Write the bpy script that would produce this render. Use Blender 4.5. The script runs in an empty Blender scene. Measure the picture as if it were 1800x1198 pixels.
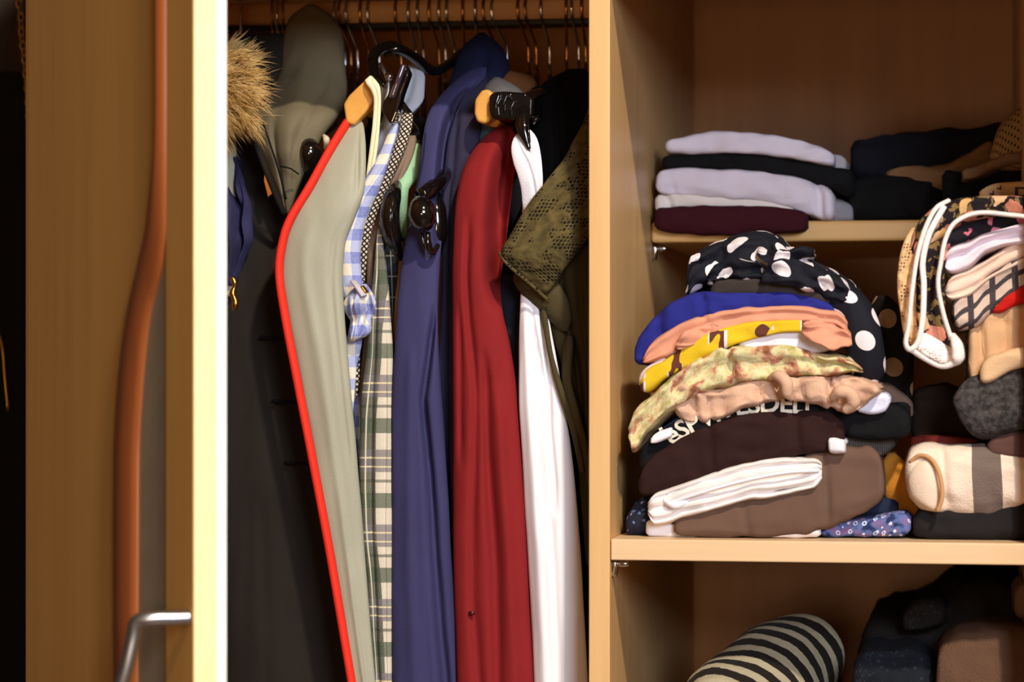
import bpy, bmesh, math, random
import numpy as np
from mathutils import Vector, Matrix, noise
from mathutils.bvhtree import BVHTree
random.seed(7)
C = bpy.context.scene.collection
PI = math.pi

# ---------------------------------------------------------------- camera
F, TA, ZC, HZ = 4700.0, 0.17, 1.45, 640.0      # focal length in px, tan(yaw), eye height, horizon row
AY = math.atan(TA)
cam_d = bpy.data.cameras.new('camera'); cam = bpy.data.objects.new('camera', cam_d); C.objects.link(cam)
cam.location = (0, 0, ZC); cam.rotation_euler = (PI/2, 0, AY)
cam_d.sensor_width = 36.0; cam_d.lens = 36.0*F/1800.0
cam_d.shift_y = (HZ-599.0)/1800.0
cam_d.clip_start = 0.05
cam_d.dof.use_dof = True; cam_d.dof.focus_distance = 1.99; cam_d.dof.aperture_fstop = 94.0/17.0
bpy.context.scene.camera = cam

# ---------------------------------------------------------------- world, lights, exposure
W = bpy.data.worlds.new('world'); bpy.context.scene.world = W; W.use_nodes = True
W.node_tree.nodes['Background'].inputs[0].default_value = (1.0, 0.56, 0.25, 1)
W.node_tree.nodes['Background'].inputs[1].default_value = 0.10
def area(name, loc, target, size, power, col, size_y=None):
    d = bpy.data.lights.new(name, 'AREA'); d.energy = power; d.color = col; d.size = size
    if size_y: d.shape = 'RECTANGLE'; d.size_y = size_y
    o = bpy.data.objects.new(name, d); C.objects.link(o); o.location = loc
    o.rotation_euler = (Vector(target)-Vector(loc)).to_track_quat('-Z', 'Y').to_euler()
    return o
TG = Vector((-0.25, 2.0, 1.45))
area('ceiling_spot_light', TG + 2.6*Vector((0.40, -0.86, 0.80)), TG, 0.13, 92, (1.0, 0.88, 0.70))
area('window_light', TG + 2.6*Vector((0.40, -1.0, 0.24)), TG, 0.7, 52, (0.76, 0.86, 1.0), 0.7)
area('rail_fill_light', TG + 2.2*Vector((0.05, -1.0, -0.03)), TG, 0.3, 6.0, (1.0, 0.66, 0.38))  # low warm fill light added to brighten the rail
S = bpy.context.scene
S.view_settings.view_transform = 'Standard'; S.view_settings.look = 'None'
S.view_settings.exposure = 0.1; S.view_settings.gamma = 1.0; S.view_settings.use_curve_mapping = False

D = 1.9          # front plane of the wardrobe
DEP = 0.6
def P(px, py, Y):
    u = (px-900.0)/F
    X = Y*(u-TA)/(1+u*TA)
    dep = (-X*TA+Y)/math.sqrt(1+TA*TA)
    return Vector((X, Y, ZC+(HZ-py)/F*dep))

# ---------------------------------------------------------------- node materials
def lin(c):
    return tuple(((v/255.0)/12.92 if v/255.0 <= 0.04045 else ((v/255.0+0.055)/1.055)**2.4) for v in c) + (1.0,)
class NT:
    def __init__(s, name, rough=0.85, spec=0.3, metal=0.0, sheen=0.0, coat=0.0):
        s.m = bpy.data.materials.new(name); s.m.use_nodes = True
        s.t = s.m.node_tree; s.b = s.t.nodes['Principled BSDF']
        s.b.inputs['Roughness'].default_value = rough; s.b.inputs['Metallic'].default_value = metal
        s.b.inputs['Specular IOR Level'].default_value = spec
        s.b.inputs['Sheen Weight'].default_value = sheen; s.b.inputs['Coat Weight'].default_value = coat
        s.b.inputs['Sheen Roughness'].default_value = 0.5
    def n(s, typ): return s.t.nodes.new(typ)
    def put(s, sock, v):
        if isinstance(v, bpy.types.NodeSocket): s.t.links.new(v, sock)
        else: sock.default_value = v
    def math(s, op, a, b=0.0, c=None):
        n = s.n('ShaderNodeMath'); n.operation = op; s.put(n.inputs[0], a); s.put(n.inputs[1], b)
        if c is not None: s.put(n.inputs[2], c)
        return n.outputs[0]
    def coord(s, which='Object'): return s.n('ShaderNodeTexCoord').outputs[which]
    def mapping(s, v, scale=(1,1,1), rot=(0,0,0), loc=(0,0,0)):
        n = s.n('ShaderNodeMapping'); s.put(n.inputs[0], v); n.inputs['Scale'].default_value = scale
        n.inputs['Rotation'].default_value = rot; n.inputs['Location'].default_value = loc; return n.outputs[0]
    def noise(s, v, scale=5, detail=3, rough=0.5):
        n = s.n('ShaderNodeTexNoise'); s.put(n.inputs['Vector'], v); n.inputs['Scale'].default_value = scale
        n.inputs['Detail'].default_value = detail; n.inputs['Roughness'].default_value = rough; return n.outputs['Fac']
    def voro(s, v, scale=5, feature='F1', out='Distance', rnd=1.0):
        n = s.n('ShaderNodeTexVoronoi'); n.feature = feature; s.put(n.inputs['Vector'], v)
        n.inputs['Scale'].default_value = scale; n.inputs['Randomness'].default_value = rnd; return n.outputs[out]
    def ramp(s, f, stops, const=False):
        n = s.n('ShaderNodeValToRGB'); s.put(n.inputs[0], f); r = n.color_ramp
        if const: r.interpolation = 'CONSTANT'
        while len(r.elements) < len(stops): r.elements.new(0.5)
        for e, (p, c) in zip(r.elements, stops): e.position = p; e.color = c
        return n.outputs[0]
    def mix(s, f, a, b, mode='MIX'):
        n = s.n('ShaderNodeMix'); n.data_type = 'RGBA'; n.blend_type = mode
        s.put(n.inputs[0], f); s.put(n.inputs[6], a); s.put(n.inputs[7], b); return n.outputs[2]
    def sep(s, v):
        n = s.n('ShaderNodeSeparateXYZ'); s.put(n.inputs[0], v); return n.outputs
    def col(s, v): s.put(s.b.inputs['Base Color'], v)
    def bump(s, h, strength=0.3, dist=0.001):
        n = s.n('ShaderNodeBump'); n.inputs['Strength'].default_value = strength; n.inputs['Distance'].default_value = dist
        s.put(n.inputs['Height'], h); s.t.links.new(n.outputs[0], s.b.inputs['Normal'])
    def step(s, v, e=0.5):
        return s.math('GREATER_THAN', v, e)
    def cloth_bump(s, st=0.35, fuzz=0.0):
        c = s.coord()
        h = s.math('ADD', s.noise(c, 700, 2), s.math('MULTIPLY', s.noise(s.mapping(c, (1, 1, 0.6)), 55, 4, 0.6), 2.0))
        s.bump(h, st, 0.0008 + fuzz)
def fabric(name, rgb, var=0.12, st=0.35, rough=0.88, sheen=0.0, fuzz=0.0, spec=0.2):
    M = NT(name, rough, spec, sheen=sheen)
    c = M.coord(); f = M.noise(c, 25, 4)
    a = lin(rgb); lo = tuple(x*(1-var) for x in a[:3])+(1,); hi = tuple(min(1, x*(1+var)) for x in a[:3])+(1,)
    base = M.ramp(f, [(0.3, lo), (0.7, hi)])
    f2 = M.noise(c, 900, 1)
    M.col(M.mix(M.math('MULTIPLY', f2, 0.25), base, lo)); M.cloth_bump(st, fuzz)
    return M.m
def wood(name, rgb, rgb2, grain='Z', rough=0.42, spec=0.4):
    M = NT(name, rough, spec)
    sc = {'Z': (26, 26, 1.3), 'X': (1.3, 26, 26), 'Y': (26, 1.3, 26)}[grain]
    v = M.mapping(M.coord(), sc)
    f = M.noise(v, 1.5, 5, 0.6); g = M.noise(v, 9, 2, 0.5)
    c = M.ramp(f, [(0.25, lin(rgb2)), (0.75, lin(rgb))])
    M.col(M.mix(M.math('MULTIPLY', g, 0.18), c, lin(tuple(x*0.8 for x in rgb2))))
    M.bump(g, 0.05, 0.0005)
    return M.m
def plain(name, rgb, rough=0.4, metal=0.0, spec=0.5, coat=0.0):
    M = NT(name, rough, spec, metal, coat=coat)
    f = M.noise(M.coord(), 40, 3); a = lin(rgb)
    M.col(M.ramp(f, [(0.3, tuple(x*0.9 for x in a[:3])+(1,)), (0.7, a)]))
    return M.m
def uvs(M): 
    o = M.sep(M.coord('UV')); return o[0], o[1]
def frac(M, v, period, off=0.0):
    return M.math('FRACT', M.math('ADD', M.math('DIVIDE', v, period), 50.0+off))
def stripe(M, v, period, duty, off=0.0):
    return M.math('LESS_THAN', frac(M, v, period, off), duty)

def gingham(name, c0, c1, c2, p, rough=0.85):
    M = NT(name, rough, 0.2, sheen=0.0); u, v = uvs(M)
    s = M.math('ADD', stripe(M, u, p, 0.5, 0.2), stripe(M, v, p, 0.5))
    c = M.ramp(M.math('DIVIDE', s, 2.0), [(0, lin(c0)), (0.25, lin(c1)), (0.75, lin(c2))], True)
    f = M.noise(M.coord(), 900, 1)
    M.col(M.mix(M.math('MULTIPLY', f, 0.35), c, lin(c0))); M.cloth_bump(0.4); return M.m
def plaid(name, base, layers, rough=0.85):
    # layers: (axis 'u'/'v', period, duty, offset, colour, opacity)
    M = NT(name, rough, 0.2, sheen=0.0); u, v = uvs(M); c = lin(base)
    for ax, p, d, off, col, op in layers:
        m = M.math('MULTIPLY', stripe(M, u if ax == 'u' else v, p, d, off), op)
        c = M.mix(m, c, lin(col))
    f = M.noise(M.coord(), 900, 1); f2 = M.noise(M.coord(), 40, 3)
    c = M.mix(M.math('MULTIPLY', f, 0.15), c, lin(base)); M.col(M.mix(M.math('MULTIPLY', f2, 0.2), c, lin((60, 60, 60))))
    M.cloth_bump(0.4); return M.m
def dots(name, bg, fg, p, r, rough=0.8):
    M = NT(name, rough, 0.25, sheen=0.0); u, v = uvs(M)
    def lay(ou, ov):
        a = M.math('SUBTRACT', frac(M, u, p, ou), 0.5); b = M.math('SUBTRACT', frac(M, v, p*1.0, ov), 0.5)
        d = M.math('SQRT', M.math('ADD', M.math('MULTIPLY', a, a), M.math('MULTIPLY', b, b)))
        return M.math('LESS_THAN', d, r)
    m = M.math('MAXIMUM', lay(0, 0), lay(0.5, 0.5))
    M.col(M.mix(m, lin(bg), lin(fg))); M.cloth_bump(0.25); return M.m
def floral(name, bg, cols, scale, thr=0.42, leaf=None, rough=0.85):
    M = NT(name, rough, 0.2, sheen=0.0)
    uv = M.coord('UV'); w = M.noise(uv, scale*1.3, 3)
    v = M.n('ShaderNodeVectorMath'); v.operation = 'ADD'; M.put(v.inputs[0], uv)
    cc = M.n('ShaderNodeCombineXYZ'); ww = M.math('MULTIPLY', w, 0.9/scale); M.put(cc.inputs[0], ww); M.put(cc.inputs[1], M.math('MULTIPLY', M.noise(uv, scale*1.7, 3), 0.9/scale))
    M.t.links.new(cc.outputs[0], v.inputs[1]); vec = v.outputs[0]
    d = M.voro(vec, scale); cr = M.sep(M.voro(vec, scale, out='Color'))
    st = [(i/len(cols), lin(c)) for i, c in enumerate(cols)]
    fl = M.ramp(cr[0], st, True)
    pet = M.noise(vec, scale*5, 3); fl = M.mix(M.math('MULTIPLY', pet, 0.75), fl, lin(cols[0]))
    m = M.math('LESS_THAN', M.math('ADD', d, M.math('MULTIPLY', pet, 0.25)), thr)
    m = M.math('MULTIPLY', m, M.math('GREATER_THAN', cr[1], 0.22))
    c = lin(bg)
    if leaf: c = M.mix(M.math('GREATER_THAN', M.noise(vec, scale*2.2, 2), 0.56), c, lin(leaf))
    M.col(M.mix(m, c, fl)); M.cloth_bump(0.35); return M.m
def bands(name, c0, c1, period, duty, axis='v', wob=0.0, off=0.0, rough=0.9, fuzz=0.0):
    M = NT(name, rough, 0.15, sheen=0.02); u, v = uvs(M); s = u if axis == 'u' else v
    s = M.math('ADD', s, M.math('MULTIPLY', M.noise(M.coord('UV'), 60, 2), wob))
    m = stripe(M, s, period, duty, off)
    M.col(M.mix(m, lin(c0), lin(c1))); M.cloth_bump(0.5, fuzz); return M.m
def lace(name, c0, c1, scale=330):
    M = NT(name, 0.9, 0.15, sheen=0.0); uv = M.coord('UV')
    mesh_ = M.voro(uv, scale, 'DISTANCE_TO_EDGE', rnd=0.35)
    hole = M.math('GREATER_THAN', mesh_, 0.2)
    patch = M.math('GREATER_THAN', M.noise(M.mapping(uv, (1, 1, 1)), 60, 2), 0.52)
    m = M.math('MULTIPLY', hole, patch)
    f = M.noise(uv, 130, 4)
    c = M.ramp(f, [(0.35, lin(c0)), (0.65, lin(tuple(x*1.35 for x in c0)))])
    M.col(M.mix(m, c, lin(c1)))
    h = M.math('SUBTRACT', f, M.math('MULTIPLY', m, 0.7)); M.bump(h, 0.9, 0.0022); return M.m

# ---------------------------------------------------------------- object helpers
def empty(name, loc):
    o = bpy.data.objects.new(name, None); o.empty_display_size = 0.05; o.location = loc; C.objects.link(o); return o
def tag(o, label=None, cat=None, group=None, kind=None):
    if label: o['label'] = label
    if cat: o['category'] = cat
    if group: o['group'] = group
    if kind: o['kind'] = kind
    return o
WL = {}
def wloc(o):
    return WL.get(o.name, Vector(o.location))
def mesh(name, V, Fc, mat, parent=None, UV=None, smooth=True):
    V = np.asarray(V, dtype=float); c = (V.min(0)+V.max(0))/2
    me = bpy.data.meshes.new(name); me.from_pydata([tuple(p) for p in (V-c)], [], Fc); me.update()
    if mat is not None: me.materials.append(mat)
    if UV is not None:
        lay = me.uv_layers.new(name='UVMap'); vi = np.empty(len(me.loops), dtype=np.int32); me.loops.foreach_get('vertex_index', vi)
        lay.data.foreach_set('uv', np.asarray(UV)[vi].astype(np.float32).ravel())
    if smooth: me.polygons.foreach_set('use_smooth', [True]*len(me.polygons))
    bm = bmesh.new(); bm.from_mesh(me); bmesh.ops.recalc_face_normals(bm, faces=bm.faces); bm.to_mesh(me); bm.free()
    o = bpy.data.objects.new(name, me); C.objects.link(o); c = Vector(c)
    WL[o.name] = c
    if parent is not None: o.parent = parent; o.location = c-wloc(parent)
    else: o.location = c
    return o
def box(name, a, b, mat, parent=None, bev=0.0008):
    a = Vector(a); b = Vector(b); lo = Vector(map(min, a, b)); hi = Vector(map(max, a, b)); c = (lo+hi)/2
    bm = bmesh.new(); bmesh.ops.create_cube(bm, size=1.0)
    for v in bm.verts: v.co = Vector((v.co[i]*(hi[i]-lo[i]) for i in range(3)))
    if bev: bmesh.ops.bevel(bm, geom=bm.edges[:], offset=bev, segments=2, profile=0.5, affect='EDGES')
    me = bpy.data.meshes.new(name); bm.to_mesh(me); bm.free(); me.materials.append(mat)
    o = bpy.data.objects.new(name, me); C.objects.link(o); WL[o.name] = c
    if parent is not None: o.parent = parent; o.location = c-wloc(parent)
    else: o.location = c
    return o
def smooth_path(pts, n):
    """Catmull-Rom (centripetal-ish by index) through tuples, n samples."""
    A = np.array(pts, dtype=float); k = len(A)
    if k == 2:
        t = np.linspace(0, 1, n)[:, None]; return A[0]*(1-t)+A[1]*t
    E = np.vstack([2*A[0]-A[1], A, 2*A[-1]-A[-2]]); out = []
    for t in np.linspace(0, k-1-1e-9, n):
        i = int(t); f = t-i; p0, p1, p2, p3 = E[i], E[i+1], E[i+2], E[i+3]
        out.append(0.5*((2*p1)+(-p0+p2)*f+(2*p0-5*p1+4*p2-p3)*f*f+(-p0+3*p1-3*p2+p3)*f**3))
    return np.array(out)
def mono(xs, ys, q):
    """monotone-cubic style interpolation (pchip)"""
    xs = np.asarray(xs, float); ys = np.asarray(ys, float); q = np.asarray(q, float)
    if len(xs) == 1: return np.full_like(q, ys[0])
    if len(xs) == 2: return np.interp(q, xs, ys)
    h = np.diff(xs); d = np.diff(ys)/h; m = np.zeros(len(xs))
    for i in range(1, len(xs)-1):
        if d[i-1]*d[i] > 0:
            w1 = 2*h[i]+h[i-1]; w2 = h[i]+2*h[i-1]; m[i] = (w1+w2)/(w1/d[i-1]+w2/d[i])
    m[0] = d[0]; m[-1] = d[-1]
    i = np.clip(np.searchsorted(xs, q)-1, 0, len(xs)-2); t = np.clip((q-xs[i])/h[i], 0, 1)
    return ((1+2*t)*(1-t)**2*ys[i]+t*(1-t)**2*h[i]*m[i]+t*t*(3-2*t)*ys[i+1]+t*t*(t-1)*h[i]*m[i+1])
def nz(p, s, seed=0.0):
    return noise.noise(Vector((p[0]*s+seed, p[1]*s+seed*1.7, p[2]*s-seed)))
def grid_faces(nr, nc, close=True):
    f = []
    for i in range(nr-1):
        for j in range(nc if close else nc-1):
            k = (j+1) % nc; f.append((i*nc+j, i*nc+k, (i+1)*nc+k, (i+1)*nc+j))
    return f
def tube(name, pts, r, mat, parent=None, n=None, seg=8, ry=None, rr=None):
    """tube along world points; r radius (ry = second radius for flat bands); rr = per-end taper list"""
    pts = smooth_path([tuple(p) for p in pts], n) if n else np.array([tuple(p) for p in pts], float)
    m = len(pts); V = []; T = np.gradient(pts, axis=0); T /= np.linalg.norm(T, axis=1)[:, None]+1e-12
    a = np.array((0, 0, 1.0)) if abs(T[0][2]) < 0.9 else np.array((1.0, 0, 0))
    nrm = a-T[0]*a.dot(T[0]); nrm /= np.linalg.norm(nrm); L = 0; UV = []
    for i in range(m):
        nrm = nrm-T[i]*nrm.dot(T[i]); nrm /= np.linalg.norm(nrm)+1e-12; b = np.cross(T[i], nrm)
        k = 1.0 if rr is None else float(np.interp(i/(m-1), np.linspace(0, 1, len(rr)), rr))
        if i: L += np.linalg.norm(pts[i]-pts[i-1])
        for j in range(seg):
            t = 2*PI*j/seg; V.append(pts[i]+(nrm*math.cos(t)*r+b*math.sin(t)*(ry or r))*k); UV.append((t*r, L))
    Fc = grid_faces(m, seg); Fc += [tuple(range(seg))[::-1], tuple(range((m-1)*seg, m*seg))]
    return mesh(name, V, Fc, mat, parent, UV)
def ptube(name, pts, r, mat, parent=None, **k):
    return tube(name, [P(*p) for p in pts], r, mat, parent, **k)
def prism(name, poly, Y0, Y1, mat, parent=None, bev=0.002, seg=3, smooth=True):
    """outline given where it stands on plane Y0, extruded straight back to Y1"""
    fr = [P(x, y, Y0) for x, y in poly]; n = len(fr)
    bm = bmesh.new(); a = [bm.verts.new(p) for p in fr]; b = [bm.verts.new(p+Vector((0, Y1-Y0, 0))) for p in fr]
    bm.faces.new(a); bm.faces.new(b[::-1])
    for i in range(n): bm.faces.new((a[i], b[i], b[(i+1) % n], a[(i+1) % n]))
    bmesh.ops.recalc_face_normals(bm, faces=bm.faces)
    if bev: bmesh.ops.bevel(bm, geom=bm.edges[:], offset=bev, segments=seg, profile=0.5, affect='EDGES', clamp_overlap=True)
    bmesh.ops.triangulate(bm, faces=[f for f in bm.faces if len(f.verts) > 4])
    bm.verts.index_update(); V = [v.co.copy() for v in bm.verts]; Fc = [tuple(v.index for v in f.verts) for f in bm.faces]; bm.free()
    o = mesh(name, V, Fc, mat, parent, [(v.x, v.z) for v in V], smooth=False)
    return o
def drape(name, rows, mat, parent=None, depth=0.14, creases=(), wr=0.0012, wrs=22, seed=0.0, rnd=1.0, nrow=None, m=40, flat=1.0, shear=0.85, vfold=0.0, vk=3):
    """a cloth tube hanging on the rail: rows (py, x_left, x_right, Y) of its front edge; rounded towards the viewer, running back by depth.
       creases: (depth_m, width, [(py, u), ...]) inward folds, negative depth = ridge"""
    R = np.array([(r+(D+0.08,))[:4] for r in rows], float)
    y0, y1 = R[0, 0], R[-1, 0]; nrow = nrow or max(12, int((y1-y0)/7))
    q = np.linspace(y0, y1, nrow)
    xl = mono(R[:, 0], R[:, 1], q); xr = mono(R[:, 0], R[:, 2], q); Yf = mono(R[:, 0], R[:, 3], q)
    V = []; UV = []; nb = 6; nc = m+2*nb; L = 0; prev = None
    for i in range(nrow):
        a = P(xl[i], q[i], Yf[i]); b = P(xr[i], q[i], Yf[i]); w = max((b.x-a.x)/2, 0.0008); cx = (a.x+b.x)/2
        e = 1.0
        ends = min(i, nrow-1-i)
        if ends < 3: e = (0.55, 0.83, 0.96)[ends]
        Rf = w*rnd; cu = []
        slope = cx/Yf[i]*shear
        if prev is not None: L += (Vector((cx, Yf[i], a.z))-prev).length
        prev = Vector((cx, Yf[i], a.z))
        ring = []
        for j in range(nc):
            if j < nb: t = 1-j/nb; x = -w*(1-0.25*t); y = Rf+(depth-Rf)*t; u = 0.0
            elif j < nb+m:
                th = PI*(j-nb)/(m-1); x = -w*math.cos(th); y = Rf*(1-math.sin(th)**flat); u = (1-math.cos(th))/2
            else: t = (j-nb-m+1)/nb; x = w*(1-0.25*t); y = Rf+(depth-Rf)*t; u = 1.0
            ring.append((x, y, u))
        arc = 0; lastp = None
        for (x, y, u) in ring:
            dy = 0.0
            if y <= Rf*1.01:
                for (cd, cw, path) in creases:
                    pa = np.array(path, float)
                    if pa[0, 0]-30 <= q[i] <= pa[-1, 0]+30:
                        uc = np.interp(q[i], pa[:, 0], pa[:, 1])
                        fade = min(1, max(0, (q[i]-pa[0, 0]+30)/60))*min(1, max(0, (pa[-1, 0]+30-q[i])/60))
                        dy += cd*fade*math.exp(-((u-uc)/cw)**2)
                if vfold: dy += vfold*math.sin(u*vk*2*PI+seed+1.3*nz((u*2, i*0.02, seed), 1.0))*min(1, u*6, (1-u)*6)
            p = Vector((cx+x*e, Yf[i]+y+dy, a.z)); p.x += (p.y-Yf[i])*slope
            k = wr*(1 if y <= Rf*1.3 else 0.6); pz = Vector((p.x, p.y, p.z*0.22)); p0 = p.copy()
            p += Vector((nz(pz, wrs*1.5, seed)*0.5, nz(pz, wrs*1.5, seed+9)*1.8, nz(pz, wrs, seed+4)*0.3))*k*2
            rg = 1-abs(nz(pz, wrs*2.6, seed+2))*2; p += Vector((nz(p0, wrs*1.2, seed+7)*0.5, nz(p0, wrs*1.2, seed+5)*0.8-rg*0.9, 0))*k*0.8
            if lastp is not None: arc += (p-lastp).length
            lastp = p; V.append(p); UV.append((arc-depth*0.9, L))
    Fc = grid_faces(nrow, nc); Fc += [tuple(range(nc))[::-1], tuple(range((nrow-1)*nc, nrow*nc))]
    return mesh(name, V, Fc, mat, parent, UV)
def fold(name, st, Y, mat, parent=None, depth=0.2, lay=1, groove=0.003, wr=0.0012, wrs=25, seed=0.0, ncol=None, rnd=1.0, endr=0.006, pinch=(), m=26):
    """a folded cloth lying on a shelf: stations (px, y_top, y_bottom[, Y]) of its front fold; rounded towards the viewer, running back by depth.
       pinch: (px, width_px, depth_m) inward tucks"""
    R = np.array([(s+(Y,))[:4] for s in st], float)
    x0, x1 = R[0, 0], R[-1, 0]; ncol = ncol or max(14, int((x1-x0)/6))
    q = np.linspace(x0, x1, ncol)
    yt = mono(R[:, 0], R[:, 1], q); yb = mono(R[:, 0], R[:, 2], q); Yf = mono(R[:, 0], R[:, 3], q)
    V = []; UV = []; nb = 5; nc = m+2*nb; L = 0
    pts0 = [P(q[i], yt[i], Yf[i]) for i in range(ncol)]
    for i in range(ncol):
        a = P(q[i], yt[i], Yf[i]); b = P(q[i], yb[i], Yf[i]); h = max((a.z-b.z)/2, 0.0006); cz = (a.z+b.z)/2
        dl = min((a-pts0[0]).length, (pts0[-1]-a).length)
        kk = 0.6 if endr > 0.01 else 0.3; e = math.sqrt(max(0.0, 1-(1-min(1, dl/endr))**2))*kk+1-kk; h *= 1+0.10*nz((a.x, Yf[i], seed), 40, seed)+0.05*nz((a.x, Yf[i], seed), 110, seed)
        if i: L += (a-pts0[i-1]).length
        Rf = min(h*rnd, 0.03)
        inset = (1-e)*0.010; last = None; arc = 0
        for j in range(nc):
            if j < nb: t = 1-j/nb; z = h; y = Rf+(depth-Rf)*t; v = 0.0
            elif j < nb+m:
                th = PI*(j-nb)/(m-1); cz_ = math.cos(th); z = h*math.copysign(abs(cz_)**0.62, cz_); y = Rf*(1-math.sin(th)**0.7); v = (1-math.cos(th))/2
            else: t = (j-nb-m+1)/nb; z = -h; y = Rf+(depth-Rf)*t; v = 1.0
            dy = 0.0; fr = 1.0 if nb <= j < nb+m else 0.0
            if lay > 1 and nb <= j < nb+m:
                s = abs(math.sin(PI*(v*lay+0.25*nz((q[i]*0.012, v*2, seed), 1.0)*(1 if 0.1 < v < 0.9 else 0))))
                dy += groove*(1-s**0.45)
            for (pc, pw, pd) in pinch:
                dy += pd*math.exp(-((q[i]-pc-(v-0.5)*14)/pw)**2)*(1 if nb <= j < nb+m else 0.3)
            p = Vector((a.x, Yf[i]+y+inset+dy, cz+z*e))
            p += Vector((nz(p, wrs, seed)*0.5, nz(p, wrs, seed+9)*1.3, nz(p, wrs, seed+4)*0.6))*wr*2
            pe = (p.x*0.35, p.y, p.z*1.2); rg = (1-abs(nz(pe, wrs*3.2, seed+3))*2.2)*fr; p += Vector((0, nz(p, wrs*3.3, seed+2)*0.8-rg*0.9, nz(p, wrs*3.3, seed+5)*0.5))*wr
            if last is not None: arc += (p-last).length
            last = p; V.append(p); UV.append((L, -(arc-depth*0.9)))
    Fc = grid_faces(ncol, nc); Fc += [tuple(range(nc))[::-1], tuple(range((ncol-1)*nc, ncol*nc))]
    return mesh(name, V, Fc, mat, parent, UV)
def bvh(o):
    me = o.data; off = WL[o.name]
    return BVHTree.FromPolygons([v.co+off for v in me.vertices], [tuple(p.vertices) for p in me.polygons])
def print_text(name, txt, path, size_px, Yg, on, mat, parent, stretch=1.0, lift=0.0006, spacing=1.0):
    """lettering printed on a cloth: the glyphs follow a line on the cloth and are laid onto its surface"""
    cu = bpy.data.curves.new(name, 'FONT'); cu.body = txt; cu.size = 1.0; cu.resolution_u = 3; cu.space_character = spacing; cu.offset = 0.02
    ob = bpy.data.objects.new(name, cu); C.objects.link(ob); dg = bpy.context.evaluated_depsgraph_get()
    me = bpy.data.meshes.new_from_object(ob.evaluated_get(dg)); C.objects.unlink(ob); bpy.data.objects.remove(ob)
    bm = bmesh.new(); bm.from_mesh(me)
    bmesh.ops.triangulate(bm, faces=bm.faces)
    for _ in range(2): bmesh.ops.subdivide_edges(bm, edges=[e for e in bm.edges if e.calc_length() > 0.12], cuts=1)
    bmesh.ops.triangulate(bm, faces=bm.faces)
    xs = [v.co.x for v in bm.verts]; wdt = max(xs)-min(xs); x0 = min(xs)
    pa = smooth_path(path, 80); seg = np.r_[0, np.cumsum(np.linalg.norm(np.diff(pa, axis=0), axis=1))]; tot = seg[-1]
    tree = bvh(on); bm.verts.index_update(); V = []
    for v in bm.verts:
        s = (v.co.x-x0)/wdt*tot; cx = np.interp(s, seg, pa[:, 0]); cy = np.interp(s, seg, pa[:, 1])
        dx = np.interp(s+1, seg, pa[:, 0])-np.interp(s-1, seg, pa[:, 0]); dy = np.interp(s+1, seg, pa[:, 1])-np.interp(s-1, seg, pa[:, 1])
        l = math.hypot(dx, dy)+1e-9; nx, ny = dy/l, -dx/l; t = v.co.y*size_px*stretch
        p = P(cx+nx*t, cy+ny*t, Yg); o = Vector((0, 0, ZC)); d = (p-o).normalized()
        hit, nrm, _, _ = tree.ray_cast(p-d*0.10, d, 0.2)
        V.append((hit if hit else p)-d*lift)
    Fc = [tuple(x.index for x in f.verts) for f in bm.faces]; bm.free()
    return mesh(name, V, Fc, mat, parent, smooth=False)

# ---------------------------------------------------------------- materials
maple = wood('maple_vertical', (224, 182, 126), (206, 160, 104)); mapleX = wood('maple_horizontal', (228, 194, 152), (214, 176, 132), 'X')
maple_door = wood('maple_door_face', (222, 168, 92), (204, 148, 74)); maple_in = wood('maple_inside', (196, 152, 104), (176, 132, 88)); beech = wood('beech_orange', (158, 86, 42), (136, 70, 32), rough=0.3, spec=0.6)
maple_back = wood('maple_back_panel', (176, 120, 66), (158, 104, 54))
grey_panel = plain('door_grey_inlay', (158, 142, 118), 0.4)
hang_wood = wood('hanger_wood', (226, 168, 84), (206, 142, 62), 'Y', 0.35)
rail_wood = wood('rail_wood', (240, 184, 124), (214, 150, 96), 'X', 0.35)
chrome = plain('chrome', (205, 205, 210), 0.18, 1.0); bronze = plain('bronze_wire', (190, 130, 80), 0.22, 1.0)
satin = plain('satin_steel', (200, 205, 212), 0.32, 1.0)
black_pl = plain('black_gloss_plastic', (14, 11, 10), 0.12, 0, 0.6, 0.4); black_iron = plain('black_metal', (14, 14, 14), 0.35)
gold = plain('gold_metal', (200, 150, 70), 0.3, 1.0)
edge_cream = plain('door_edge_cream', (252, 236, 176), 0.35); edge_white = plain('door_edge_white', (252, 250, 244), 0.35)
white_f = fabric('white_cotton', (232, 228, 234), 0.03); cream_f = fabric('cream_cotton', (226, 206, 188), 0.04)
black_f = fabric('black_cloth', (13, 12, 14), 0.2); dark_f = fabric('charcoal_cloth', (40, 34, 29), 0.15)
navy_f = fabric('navy_cloth', (26, 28, 52), 0.15)

# ---------------------------------------------------------------- room
wall_m = plain('wall_paint_dark', (62, 52, 46), 0.9); floor_m = wood('floor_oak', (120, 84, 56), (92, 62, 40), 'X')
tag(box('wall_back', (-2.2, D+DEP+0.05, 0), (1.6, D+DEP+0.13, 2.5), wall_m, bev=0), kind='structure')
tag(box('wall_left', (-2.28, 0.4, 0), (-2.2, D+DEP+0.13, 2.5), wall_m, bev=0), kind='structure')
tag(box('floor', (-2.28, -0.6, -0.06), (1.6, D+DEP+0.13, 0), floor_m, bev=0), kind='structure')

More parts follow.
